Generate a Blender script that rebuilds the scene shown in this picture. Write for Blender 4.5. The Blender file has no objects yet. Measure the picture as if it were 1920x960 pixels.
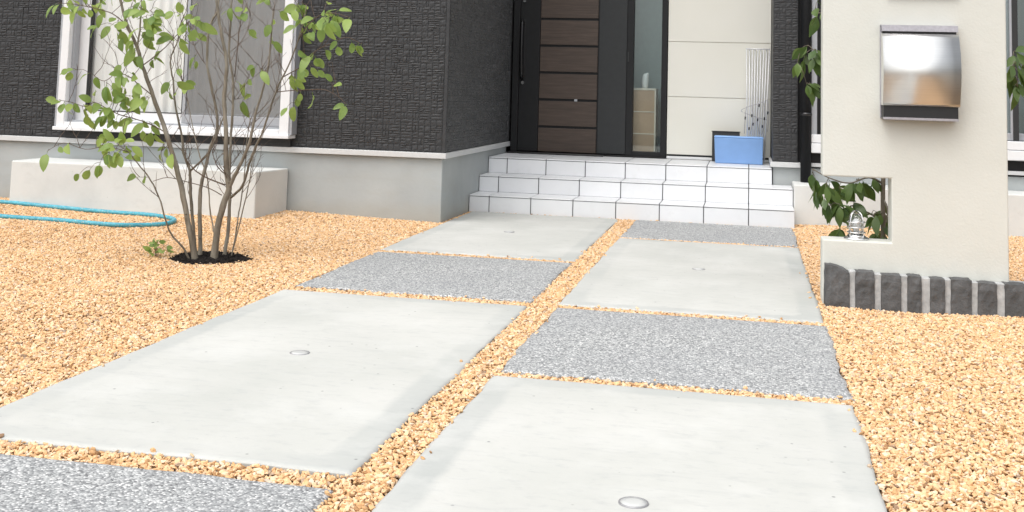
import bpy, math, random
import numpy as np
from mathutils import Vector, Matrix

random.seed(7)
rng = np.random.default_rng(7)
scene = bpy.context.scene
COL = scene.collection

# ------------------------------------------------------------------ camera
cam_data = bpy.data.cameras.new('camera')
cam = bpy.data.objects.new('camera', cam_data)
COL.objects.link(cam)
right = Vector((0.9785781, 0.20386694, 0.02869098))
up = Vector((-0.00878931, -0.09786343, 0.99516104))
fwd = Vector((-0.20568824, 0.97409497, 0.09397516))
M4 = Matrix((right, up, -fwd)).transposed().to_4x4()
M4.translation = Vector((-0.0169, -7.873, 0.8597))
cam.matrix_world = M4
cam_data.sensor_fit = 'HORIZONTAL'
cam_data.sensor_width = 36.0
cam_data.lens = 36.0 * 2105.79 / 1920.0
cam_data.shift_y = -(480 + 29.07) / 1920.0
cam_data.clip_start = 0.05
cam_data.clip_end = 1000.0
scene.camera = cam

# ------------------------------------------------------------------ sky and sun (bright overcast)
SUN_EL, SUN_AZ = math.radians(62), math.radians(208)      # azimuth clockwise from +Y: behind the camera, to the left
world = bpy.data.worlds.new('World')
scene.world = world
world.use_nodes = True
wn, wl = world.node_tree.nodes, world.node_tree.links
wn.clear()
sky = wn.new('ShaderNodeTexSky'); sky.sky_type = 'NISHITA'
sky.sun_disc = False
sky.sun_elevation = SUN_EL
sky.sun_rotation = SUN_AZ
sky.air_density = 1.0; sky.dust_density = 6.0; sky.ozone_density = 1.0
hsv = wn.new('ShaderNodeHueSaturation'); hsv.inputs['Saturation'].default_value = 0.30   # cloud cover takes the blue out
bg = wn.new('ShaderNodeBackground'); bg.inputs['Strength'].default_value = 0.15
wo = wn.new('ShaderNodeOutputWorld')
wl.new(sky.outputs[0], hsv.inputs['Color']); wl.new(hsv.outputs[0], bg.inputs[0]); wl.new(bg.outputs[0], wo.inputs[0])

sun_data = bpy.data.lights.new('sun', 'SUN')
sun_data.energy = 1.05
sun_data.angle = math.radians(140)
sun_data.color = (1.0, 0.99, 0.965)
sun = bpy.data.objects.new('sun', sun_data)
COL.objects.link(sun)
sdir = Vector((math.sin(SUN_AZ) * math.cos(SUN_EL), math.cos(SUN_AZ) * math.cos(SUN_EL), math.sin(SUN_EL)))
sun.rotation_euler = sdir.to_track_quat('Z', 'Y').to_euler()
sun.location = sdir * 20

scene.view_settings.view_transform = 'Standard'
scene.view_settings.look = 'None'
scene.view_settings.exposure = 0.53
scene.view_settings.gamma = 1.0
scene.view_settings.use_curve_mapping = False
try:
    scene.cycles.max_bounces = 8
    scene.cycles.transparent_max_bounces = 12
except Exception:
    pass

# ------------------------------------------------------------------ material helpers
class NT:
    def __init__(self, name):
        self.m = bpy.data.materials.new(name); self.m.use_nodes = True
        self.n = self.m.node_tree.nodes; self.l = self.m.node_tree.links
        self.n.clear()
        self.out = self.n.new('ShaderNodeOutputMaterial')
        self.b = self.n.new('ShaderNodeBsdfPrincipled')
        self.l.new(self.b.outputs[0], self.out.inputs[0])
        self.tc = self.n.new('ShaderNodeTexCoord')
    def link(self, a, b): self.l.new(a, b)
    def noise(self, scale, detail=4, rough=0.55, vec=None, stretch=None):
        v = vec or self.tc.outputs['Object']
        if stretch:
            mp = self.n.new('ShaderNodeMapping'); mp.inputs['Scale'].default_value = stretch
            self.link(v, mp.inputs[0]); v = mp.outputs[0]
        t = self.n.new('ShaderNodeTexNoise')
        t.inputs['Scale'].default_value = scale; t.inputs['Detail'].default_value = detail
        t.inputs['Roughness'].default_value = rough
        self.link(v, t.inputs['Vector']); return t.outputs[0]
    def voro(self, scale, feature='F1', out=0, vec=None):
        t = self.n.new('ShaderNodeTexVoronoi'); t.inputs['Scale'].default_value = scale
        t.feature = feature
        self.link(vec or self.tc.outputs['Object'], t.inputs['Vector']); return t.outputs[out]
    def ramp(self, fac, stops, interp='LINEAR'):
        r = self.n.new('ShaderNodeValToRGB'); cr = r.color_ramp; cr.interpolation = interp
        while len(cr.elements) < len(stops): cr.elements.new(0.5)
        for e, (p, c) in zip(cr.elements, stops):
            e.position = p
            e.color = (c, c, c, 1) if isinstance(c, (int, float)) else (*c, 1)
        self.link(fac, r.inputs[0]); return r.outputs[0]
    def mix(self, fac, a, b, mode='MIX'):
        x = self.n.new('ShaderNodeMix'); x.data_type = 'RGBA'; x.blend_type = mode
        for s, v in ((x.inputs[0], fac), (x.inputs[6], a), (x.inputs[7], b)):
            if hasattr(v, 'is_output'): self.link(v, s)
            elif isinstance(v, (int, float)):
                s.default_value = v if s.type == 'VALUE' else (v, v, v, 1)
            else: s.default_value = (*v, 1)
        return x.outputs[2]
    def math(self, op, a, b=0.5):
        x = self.n.new('ShaderNodeMath'); x.operation = op
        for s, v in ((x.inputs[0], a), (x.inputs[1], b)):
            if hasattr(v, 'is_output'): self.link(v, s)
            else: s.default_value = v
        return x.outputs[0]
    def objrand(self):
        o = self.n.new('ShaderNodeObjectInfo'); return o.outputs['Random']
    def color(self, c):
        if hasattr(c, 'is_output'): self.link(c, self.b.inputs['Base Color'])
        else: self.b.inputs['Base Color'].default_value = (*c, 1)
    def set(self, rough=None, metal=None, spec=None, trans=None):
        for k, v in (('Roughness', rough), ('Metallic', metal), ('Specular IOR Level', spec), ('Transmission Weight', trans)):
            if v is None: continue
            if hasattr(v, 'is_output'): self.link(v, self.b.inputs[k])
            else: self.b.inputs[k].default_value = v
    def bump(self, h, strength=0.3, dist=0.005):
        b = self.n.new('ShaderNodeBump'); b.inputs['Strength'].default_value = strength
        b.inputs['Distance'].default_value = dist
        self.link(h, b.inputs['Height']); self.link(b.outputs[0], self.b.inputs['Normal'])

def scale3(c, k): return tuple(x * k for x in c)

def plain(name, c, rough=0.5, metal=0.0, var=0.08, nscale=30, bump=0.0, bscale=200, spec=0.5):
    t = NT(name)
    n = t.noise(nscale, 5)
    t.color(t.ramp(n, [(0.25, scale3(c, 1 - var)), (0.75, scale3(c, 1 + var))]))
    t.set(rough=rough, metal=metal, spec=spec)
    if bump: t.bump(t.noise(bscale, 3), bump, 0.002)
    return t.m

M = {}
def build_materials():
    # smooth trowelled path concrete with a greyer hand-tooled margin and small pits
    t = NT('path_concrete')
    base = t.ramp(t.noise(1.7, 6, 0.6), [(0.25, (0.43, 0.44, 0.415)), (0.55, (0.49, 0.495, 0.47)), (0.8, (0.54, 0.54, 0.515))])
    streak = t.noise(9, 5, 0.65, stretch=(0.35, 2.2, 1))
    c = t.mix(t.ramp(streak, [(0.55, 0.0), (0.78, 0.35)]), base, (0.33, 0.345, 0.34))
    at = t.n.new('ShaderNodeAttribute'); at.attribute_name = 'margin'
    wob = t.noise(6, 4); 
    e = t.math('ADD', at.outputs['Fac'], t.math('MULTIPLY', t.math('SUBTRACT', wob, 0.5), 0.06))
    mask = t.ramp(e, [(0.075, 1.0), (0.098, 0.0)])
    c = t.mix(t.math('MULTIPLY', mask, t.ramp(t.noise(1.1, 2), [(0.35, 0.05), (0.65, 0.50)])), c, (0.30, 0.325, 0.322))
    mott = t.noise(28, 6, 0.7, stretch=(0.6, 1.4, 1))
    c = t.mix(t.ramp(mott, [(0.53, 0.0), (0.70, 0.5)]), c, (0.36, 0.373, 0.37))
    pale_p = t.noise(3.3, 5, 0.65)
    c = t.mix(t.ramp(pale_p, [(0.5, 0.0), (0.7, 0.5)]), c, (0.56, 0.565, 0.545))
    pits = t.ramp(t.voro(17), [(0.05, 1.0), (0.085, 0.0)])
    pitsel = t.ramp(t.noise(6, 2), [(0.42, 0.0), (0.54, 0.9)])
    c = t.mix(t.math('MULTIPLY', pits, pitsel), c, (0.22, 0.225, 0.22))
    t.color(c); t.set(rough=0.82, spec=0.3)
    h = t.math('ADD', t.noise(60, 4), t.math('MULTIPLY', streak, 1.5))
    t.bump(h, 0.12, 0.004); M['concrete'] = t.m
    # washed aggregate: small grey and white chips in cement
    t = NT('washed_aggregate')
    v = t.n.new('ShaderNodeTexVoronoi'); v.inputs['Scale'].default_value = 165
    t.link(t.tc.outputs['Object'], v.inputs['Vector'])
    wh = t.n.new('ShaderNodeSeparateColor'); t.link(v.outputs['Color'], wh.inputs[0])
    chip = t.ramp(wh.outputs[0], [(0.0, (0.10, 0.104, 0.106)), (0.25, (0.24, 0.25, 0.253)), (0.55, (0.395, 0.41, 0.408)), (0.8, (0.57, 0.585, 0.578)), (1.0, (0.78, 0.78, 0.77))])
    c = t.mix(t.ramp(v.outputs['Distance'], [(0.4, 0.0), (0.75, 0.7)]), chip, (0.24, 0.245, 0.25))
    c = t.mix(t.ramp(t.noise(2.2, 4), [(0.3, 0.35), (0.7, 0.0)]), c, (0.28, 0.29, 0.305))
    t.color(c); t.set(rough=0.7)
    t.bump(t.math('SUBTRACT', 1.0, v.outputs['Distance']), 0.7, 0.004); M['aggregate'] = t.m
    # foundation render / cast concrete
    t = NT('cast_concrete')
    n = t.noise(1.6, 7, 0.62)
    c = t.ramp(n, [(0.2, (0.275, 0.298, 0.302)), (0.5, (0.36, 0.384, 0.386)), (0.8, (0.425, 0.45, 0.445))])
    st = t.noise(3, 6, 0.65, stretch=(1, 1, 3.5))
    c = t.mix(t.ramp(st, [(0.5, 0.0), (0.75, 0.35)]), c, (0.34, 0.33, 0.30))
    sx = t.n.new('ShaderNodeSeparateXYZ'); t.link(t.tc.outputs['Object'], sx.inputs[0])
    low = t.math('ADD', sx.outputs[2], t.math('MULTIPLY', t.noise(5, 5), 0.16))
    c = t.mix(t.ramp(low, [(0.06, 0.5), (0.2, 0.0)]), c, (0.36, 0.335, 0.27))       # splash dirt along the gravel
    c = t.mix(t.ramp(t.voro(18), [(0.015, 0.5), (0.035, 0.0)]), c, (0.2, 0.2, 0.19))
    t.color(c); t.set(rough=0.85, spec=0.3); t.bump(t.noise(45, 6), 0.2, 0.004); M['cast'] = t.m
    # pale cast block
    t = NT('pale_concrete')
    c = t.ramp(t.noise(2.2, 7, 0.62), [(0.2, (0.49, 0.505, 0.495)), (0.5, (0.59, 0.605, 0.59)), (0.8, (0.65, 0.66, 0.64))])
    c = t.mix(t.ramp(t.noise(6, 6, 0.7, stretch=(1, 1, 2)), [(0.55, 0.0), (0.8, 0.4)]), c, (0.40, 0.40, 0.38))
    c = t.mix(t.ramp(t.voro(13), [(0.02, 0.6), (0.04, 0.0)]), c, (0.25, 0.25, 0.24))
    t.color(c); t.set(rough=0.85, spec=0.3); t.bump(t.noise(40, 6), 0.2, 0.004); M['pale'] = t.m
    # charcoal siding
    t = NT('charcoal_siding')
    c = t.ramp(t.noise(22, 6, 0.65), [(0.3, (0.027, 0.028, 0.030)), (0.7, (0.042, 0.0435, 0.046))])
    rnd = t.math('ADD', t.math('MULTIPLY', t.noise(60, 2), 0.0), t.objrand())
    t.color(c); t.set(rough=0.55, spec=0.4); t.bump(t.noise(90, 4, 0.55), 0.3, 0.003); M['siding'] = t.m
    # smooth charcoal siding return
    t = NT('charcoal_siding_fine')
    c = t.ramp(t.noise(12, 6, 0.65, stretch=(1, 1, 2)), [(0.3, (0.052, 0.054, 0.056)), (0.7, (0.085, 0.087, 0.089))])
    t.color(c); t.set(rough=0.6, spec=0.4)
    t.bump(t.noise(34, 6, 0.62, stretch=(1, 0.6, 2.2)), 0.9, 0.010); M['siding_fine'] = t.m
    M['trim'] = plain('light_grey_trim', (0.56, 0.57, 0.57), 0.4, 0.0, 0.05)
    M['aluminium'] = plain('white_aluminium', (0.70, 0.71, 0.72), 0.35, 0.0, 0.03)
    M['alu_grey'] = plain('grey_aluminium', (0.36, 0.375, 0.40), 0.4, 0.2, 0.05)
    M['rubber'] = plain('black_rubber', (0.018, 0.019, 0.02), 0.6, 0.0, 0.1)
    M['black'] = plain('black_powder_coat', (0.011, 0.0115, 0.0125), 0.5, 0.0, 0.12, spec=0.3)
    M['black_gloss'] = plain('black_plastic', (0.012, 0.012, 0.013), 0.3, 0.0, 0.1)
    M['door_stile'] = plain('dark_grey_door_paint', (0.026, 0.0285, 0.030), 0.45, 0.0, 0.08, spec=0.35)
    M['pipe'] = plain('black_downpipe', (0.010, 0.011, 0.0125), 0.6, 0.0, 0.1, spec=0.2)
    # door wood
    t = NT('dark_walnut')
    n = t.noise(14, 7, 0.62, stretch=(0.35, 1, 5))
    c = t.ramp(n, [(0.25, (0.036, 0.025, 0.019)), (0.55, (0.066, 0.046, 0.035)), (0.8, (0.10, 0.072, 0.055))])
    c = t.mix(t.math('MULTIPLY', t.objrand(), 0.35), c, (0.05, 0.034, 0.026))
    t.color(c); t.set(rough=0.5); t.bump(n, 0.15, 0.002); M['walnut'] = t.m
    # cream siding panel
    t = NT('cream_panel')
    n = t.noise(1.5, 5)
    c = t.ramp(n, [(0.25, (0.715, 0.707, 0.632)), (0.75, (0.755, 0.747, 0.685))])
    t.color(c); t.set(rough=0.75, spec=0.3); t.bump(t.noise(120, 4), 0.2, 0.002); M['cream'] = t.m
    # gate wall render
    t = NT('cream_render')
    c = t.ramp(t.noise(2.5, 6, 0.6), [(0.2, (0.55, 0.556, 0.508)), (0.5, (0.588, 0.596, 0.552)), (0.8, (0.622, 0.632, 0.594))])
    t.color(c); t.set(rough=0.8, spec=0.25)
    h = t.math('ADD', t.noise(14, 6, 0.6), t.math('MULTIPLY', t.noise(90, 4), 0.6))
    t.bump(h, 0.4, 0.004); M['render'] = t.m
    # porcelain step tiles
    t = NT('white_porcelain_tile')
    c = t.ramp(t.noise(5, 5), [(0.3, (0.70, 0.715, 0.735)), (0.7, (0.76, 0.77, 0.785))])
    c = t.mix(t.math('MULTIPLY', t.objrand(), 0.6), c, (0.63, 0.645, 0.66))
    c = t.mix(t.ramp(t.noise(11, 6, 0.7), [(0.55, 0.0), (0.8, 0.3)]), c, (0.55, 0.55, 0.54))
    t.color(c); t.set(rough=0.38, spec=0.45); t.bump(t.noise(90, 4), 0.06, 0.002); M['tile'] = t.m
    M['grout'] = plain('dark_grout', (0.105, 0.108, 0.115), 0.9, 0.0, 0.15)
    # gravel pebbles
    t = NT('orange_gravel')
    r = t.objrand()
    c = t.ramp(r, [(0.0, (0.22, 0.12, 0.06)), (0.04, (0.42, 0.245, 0.12)), (0.10, (0.62, 0.39, 0.195)), (0.34, (0.71, 0.47, 0.255)), (0.68, (0.77, 0.54, 0.325)), (0.86, (0.79, 0.605, 0.42)), (0.95, (0.72, 0.62, 0.50)), (1.0, (0.20, 0.13, 0.085))])
    pn = t.noise(2.2, 6, 0.65)
    c = t.mix(t.ramp(pn, [(0.35, 0.30), (0.65, 0.0)]), c, (0.54, 0.32, 0.155), 'MIX')
    t.color(c); t.set(rough=0.85, spec=0.25); M['gravel'] = t.m
    t = NT('gravel_bed')
    v = t.voro(90)
    c = t.ramp(t.voro(90, out=1), [(0.1, (0.09, 0.05, 0.024)), (0.6, (0.17, 0.10, 0.048)), (0.9, (0.30, 0.19, 0.095))])
    t.color(c); t.set(rough=0.9, spec=0.2); t.bump(t.math('SUBTRACT', 1.0, v), 1.0, 0.01); M['gravel_bed'] = t.m
    M['ground'] = plain('bare_ground', (0.22, 0.20, 0.17), 0.95, 0.0, 0.25, 1.5, 0.3, 30)
    M['asphalt'] = plain('asphalt', (0.055, 0.055, 0.057), 0.9, 0.0, 0.2, 8, 0.4, 120)
    # soil
    t = NT('dark_soil')
    c = t.ramp(t.noise(70, 6, 0.7), [(0.3, (0.006, 0.005, 0.005)), (0.6, (0.02, 0.016, 0.014)), (0.85, (0.05, 0.038, 0.03))])
    t.color(c); t.set(rough=0.95, spec=0.2); t.bump(t.noise(120, 6), 0.8, 0.01); M['soil'] = t.m
    # bark
    t = NT('grey_brown_bark')
    n = t.noise(40, 6, 0.65, stretch=(1, 1, 0.25))
    c = t.ramp(n, [(0.25, (0.085, 0.070, 0.052)), (0.55, (0.19, 0.165, 0.128)), (0.8, (0.31, 0.28, 0.23))])
    c = t.mix(t.ramp(t.noise(9, 3), [(0.5, 0.0), (0.7, 0.5)]), c, (0.31, 0.30, 0.26))
    t.color(c); t.set(rough=0.8, spec=0.3); t.bump(n, 0.5, 0.003); M['bark'] = t.m
    M['twig'] = plain('dark_twig', (0.105, 0.072, 0.052), 0.7, 0.0, 0.3, 60)
    # leaves
    def leaf(name, ca, cb, rough, transc, tf):
        t = NT(name)
        c = t.ramp(t.objrand(), [(0.0, ca), (0.55, scale3(tuple((a + b) / 2 for a, b in zip(ca, cb)), 1.0)), (1.0, cb)])
        c = t.mix(t.ramp(t.noise(35, 3), [(0.3, 0.0), (0.8, 0.25)]), c, scale3(cb, 1.15))
        t.color(c); t.set(rough=rough, spec=0.4)
        tr = t.n.new('ShaderNodeBsdfTranslucent'); 
        t.link(t.mix(0.5, c, transc), tr.inputs['Color'])
        ms = t.n.new('ShaderNodeMixShader'); ms.inputs[0].default_value = tf
        t.link(t.b.outputs[0], ms.inputs[1]); t.link(tr.outputs[0], ms.inputs[2]); t.link(ms.outputs[0], t.out.inputs[0])
        return t.m
    M['leaf'] = leaf('young_green_leaf', (0.12, 0.215, 0.06), (0.34, 0.46, 0.13), 0.42, (0.45, 0.60, 0.13), 0.45)
    M['leaf_dark'] = leaf('glossy_green_leaf', (0.045, 0.09, 0.025), (0.13, 0.20, 0.055), 0.32, (0.18, 0.28, 0.05), 0.25)
    # hose
    t = NT('turquoise_hose')
    c = t.ramp(t.noise(30, 5), [(0.3, (0.04, 0.26, 0.35)), (0.7, (0.075, 0.40, 0.50))])
    c = t.mix(t.ramp(t.noise(120, 4), [(0.56, 0.0), (0.68, 0.7)]), c, (0.55, 0.50, 0.40))
    t.color(c); t.set(rough=0.5); M['hose'] = t.m
    # edging stones
    t = NT('dark_split_stone')
    n = t.noise(16, 7, 0.65)
    c = t.ramp(n, [(0.25, (0.052, 0.054, 0.055)), (0.55, (0.092, 0.094, 0.096)), (0.8, (0.155, 0.157, 0.158))])
    t.color(c); t.set(rough=0.7, spec=0.35); t.bump(t.noise(34, 6, 0.62), 0.8, 0.009); M['stone'] = t.m
    M['mortar'] = plain('pale_mortar', (0.40, 0.41, 0.41), 0.9, 0.0, 0.25, 40, 0.6, 90)
    # stainless steel
    t = NT('brushed_stainless')
    n = t.noise(30, 4, 0.6, stretch=(0.15, 4, 12))
    t.color(t.ramp(n, [(0.3, (0.74, 0.74, 0.725)), (0.7, (0.82, 0.82, 0.80))])); t.set(rough=t.ramp(n, [(0.2, 0.30), (0.8, 0.37)]), metal=1.0); M['steel'] = t.m
    M['light_ring'] = plain('grey_light_ring', (0.30, 0.30, 0.31), 0.4, 0.3, 0.1)
    M['zinc'] = plain('dull_zinc', (0.40, 0.39, 0.42), 0.45, 0.7, 0.15, 90)
    M['chrome'] = plain('bright_chrome', (0.75, 0.76, 0.77), 0.15, 1.0, 0.03)
    M['rod'] = plain('satin_rod', (0.70, 0.71, 0.72), 0.35, 0.15, 0.04)
    # window glass: clear sheet that mirrors the sky at its own rate
    def sheet_glass(name, tint, refl):
        t = NT(name); t.n.remove(t.b)
        tr = t.n.new('ShaderNodeBsdfTransparent'); tr.inputs[0].default_value = (*tint, 1)
        g = t.n.new('ShaderNodeBsdfGlossy'); g.inputs['Roughness'].default_value = 0.02
        lw = t.n.new('ShaderNodeLayerWeight'); lw.inputs[0].default_value = 0.5
        fr = t.math('ADD', 0.045 * refl, t.math('MULTIPLY', t.math('POWER', lw.outputs['Facing'], 5.0), 0.8))
        ms = t.n.new('ShaderNodeMixShader'); t.link(fr, ms.inputs[0])
        t.link(tr.outputs[0], ms.inputs[1]); t.link(g.outputs[0], ms.inputs[2]); t.link(ms.outputs[0], t.out.inputs[0])
        return t.m
    M['glass'] = sheet_glass('window_glass', (0.985, 0.99, 0.985), 1.2)
    M['glass_grey'] = sheet_glass('tinted_door_glass', (0.88, 0.92, 0.92), 1.6)
    t = NT('insect_screen'); 
    t.color((0.25, 0.255, 0.255)); t.set(rough=0.8)
    tr = t.n.new('ShaderNodeBsdfTransparent'); ms = t.n.new('ShaderNodeMixShader'); ms.inputs[0].default_value = 0.46
    t.link(tr.outputs[0], ms.inputs[1]); t.link(t.b.outputs[0], ms.inputs[2]); t.link(ms.outputs[0], t.out.inputs[0]); M['screen'] = t.m
    # lace curtain
    def cloth(name, c, tf):
        t = NT(name)
        t.color(t.ramp(t.noise(8, 4, stretch=(3, 3, 0.3)), [(0.3, scale3(c, 0.93)), (0.7, c)])); t.set(rough=0.9, spec=0.1)
        tr = t.n.new('ShaderNodeBsdfTranslucent'); tr.inputs[0].default_value = (*c, 1)
        ms = t.n.new('ShaderNodeMixShader'); ms.inputs[0].default_value = tf
        t.link(t.b.outputs[0], ms.inputs[1]); t.link(tr.outputs[0], ms.inputs[2]); t.link(ms.outputs[0], t.out.inputs[0]); return t.m
    M['curtain'] = cloth('white_lace', (0.92, 0.92, 0.91), 0.12)
    M['curtain_grey'] = cloth('grey_curtain', (0.30, 0.33, 0.33), 0.2)
    M['hall'] = plain('hall_wall', (0.36, 0.44, 0.44), 0.8, 0.0, 0.05)
    M['room'] = plain('room_wall', (0.42, 0.47, 0.47), 0.9, 0.0, 0.05)
    M['cab'] = plain('light_wood', (0.50, 0.33, 0.205), 0.5, 0.0, 0.12, 6)
    M['cab_edge'] = plain('pale_wood_edge', (0.78, 0.70, 0.58), 0.5, 0.0, 0.06)
    M['vase'] = plain('white_ceramic', (0.82, 0.83, 0.82), 0.25, 0.0, 0.02)
    M['blue'] = plain('blue_plastic', (0.19, 0.345, 0.64), 0.45, 0.0, 0.06, 8)
    M['blue_lid'] = plain('pale_blue_plastic', (0.24, 0.45, 0.84), 0.4, 0.0, 0.05, 8)  # same blue made paler: light on the box's top edge put into the colour
    M['white'] = plain('white_plastic', (0.78, 0.79, 0.79), 0.35, 0.0, 0.03)
    t = NT('clear_glass'); t.color((0.97, 0.98, 0.98)); t.set(rough=0.02, trans=1.0); t.b.inputs['IOR'].default_value = 1.45; M['clear'] = t.m
    t = NT('frosted_lens'); t.color((0.50, 0.51, 0.50)); t.set(rough=0.3, spec=0.5); M['lens'] = t.m
build_materials()

# ------------------------------------------------------------------ mesh helpers
class MB:
    def __init__(self): self.v = []; self.f = []; self.s = []
    def quad(self, a, b, c, d, smooth=False):
        i = len(self.v); self.v += [a, b, c, d]; self.f.append((i, i + 1, i + 2, i + 3)); self.s.append(smooth)
    def box(self, x0, x1, y0, y1, z0, z1):
        i = len(self.v)
        self.v += [(x, y, z) for x in (x0, x1) for y in (y0, y1) for z in (z0, z1)]
        for f in ((0, 1, 3, 2), (4, 6, 7, 5), (0, 4, 5, 1), (2, 3, 7, 6), (0, 2, 6, 4), (1, 5, 7, 3)):
            self.f.append(tuple(i + k for k in f)); self.s.append(False)
        return self
    def prism(self, poly, axis, a0, a1):
        """poly: 2D outline, extruded along axis (0 = X: poly is (y,z); 1 = Y: poly is (x,z); 2 = Z: poly is (x,y))"""
        def P(p, a): return (a, p[0], p[1]) if axis == 0 else ((p[0], a, p[1]) if axis == 1 else (p[0], p[1], a))
        i = len(self.v); n = len(poly)
        self.v += [P(p, a0) for p in poly] + [P(p, a1) for p in poly]
        self.f.append(tuple(range(i + n - 1, i - 1, -1))); self.f.append(tuple(range(i + n, i + 2 * n))); self.s += [False, False]
        for k in range(n):
            k2 = (k + 1) % n
            self.f.append((i + k, i + k2, i + n + k2, i + n + k)); self.s.append(False)
        return self
    def tube(self, pts, radii, n=6, caps=True, smooth=True):
        pts = [Vector(p) for p in pts]
        if isinstance(radii, (int, float)): radii = [radii] * len(pts)
        base = len(self.v); ref = None
        for k, p in enumerate(pts):
            d = (pts[min(k + 1, len(pts) - 1)] - pts[max(k - 1, 0)])
            d = d.normalized() if d.length > 1e-9 else Vector((0, 0, 1))
            if ref is None: ref = Vector((1, 0, 0)) if abs(d.x) < 0.8 else Vector((0, 1, 0))
            u = (ref - d * ref.dot(d)).normalized(); w = d.cross(u); ref = u
            for j in range(n):
                a = 2 * math.pi * j / n
                q = p + (u * math.cos(a) + w * math.sin(a)) * radii[k]
                self.v.append(tuple(q))
        for k in range(len(pts) - 1):
            for j in range(n):
                a = base + k * n + j; b = base + k * n + (j + 1) % n
                self.f.append((a, b, b + n, a + n)); self.s.append(smooth)
        if caps:
            self.f.append(tuple(base + j for j in range(n - 1, -1, -1))); self.s.append(False)
            e = base + (len(pts) - 1) * n
            self.f.append(tuple(e + j for j in range(n))); self.s.append(False)
        return self
    def lathe(self, prof, c, n=24, smooth=True, closed=False):
        """prof: (radius, z) pairs around the vertical axis through c"""
        base = len(self.v)
        for r, z in prof:
            for j in range(n):
                a = 2 * math.pi * j / n
                self.v.append((c[0] + r * math.cos(a), c[1] + r * math.sin(a), c[2] + z))
        m = len(prof)
        for k in range(m if closed else m - 1):
            k2 = (k + 1) % m
            for j in range(n):
                a = base + k * n + j; b = base + k * n + (j + 1) % n; c2 = base + k2 * n
                self.f.append((a, b, c2 + (j + 1) % n, c2 + j)); self.s.append(smooth)
        if not closed:
            if prof[0][0] > 1e-6: self.f.append(tuple(base + j for j in range(n - 1, -1, -1))); self.s.append(False)
            if prof[-1][0] > 1e-6: self.f.append(tuple(base + (m - 1) * n + j for j in range(n))); self.s.append(False)
        return self
    def mesh(self, name, off=(0, 0, 0)):
        me = bpy.data.meshes.new(name)
        v = [(x - off[0], y - off[1], z - off[2]) for x, y, z in self.v]
        me.from_pydata(v, [], self.f)
        me.polygons.foreach_set('use_smooth', self.s); me.update()
        return me

def props(o, label=None, cat=None, group=None, kind=None):
    if label: o['label'] = label
    if cat: o['category'] = cat
    if group: o['group'] = group
    if kind: o['kind'] = kind
    return o

def thing(name, loc, label, cat, group=None):
    o = bpy.data.objects.new(name, None); o.empty_display_size = 0.1
    COL.objects.link(o); o.location = loc
    o['_o'] = list(loc)
    return props(o, label, cat, group)

def origin(o): return tuple(o['_o']) if o is not None and '_o' in o.keys() else (0, 0, 0)

def bevel(o, w, seg=2):
    m = o.modifiers.new('bevel', 'BEVEL'); m.width = w; m.segments = seg; m.limit_method = 'ANGLE'; m.angle_limit = math.radians(40)
    return o

def part(name, mb, mat, parent=None, label=None, bw=0, kind=None, cat=None, group=None):
    """mb holds world coordinates; a child keeps its root's origin"""
    off = origin(parent)
    o = bpy.data.objects.new(name, mb.mesh(name, off)); COL.objects.link(o)
    o.data.materials.append(M[mat] if isinstance(mat, str) else mat)
    if parent is not None: o.parent = parent
    o['_o'] = list(off)
    if bw: bevel(o, bw)
    return props(o, label, cat, group, kind)

def solo(name, mb, mat, loc, label, cat, group=None, bw=0):
    """a thing that is one mesh, origin at its base"""
    o = bpy.data.objects.new(name, mb.mesh(name, loc)); COL.objects.link(o); o.location = loc
    o.data.materials.append(M[mat]); o['_o'] = list(loc)
    if bw: bevel(o, bw)
    return props(o, label, cat, group)

def B(*a): return MB().box(*a)

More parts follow.
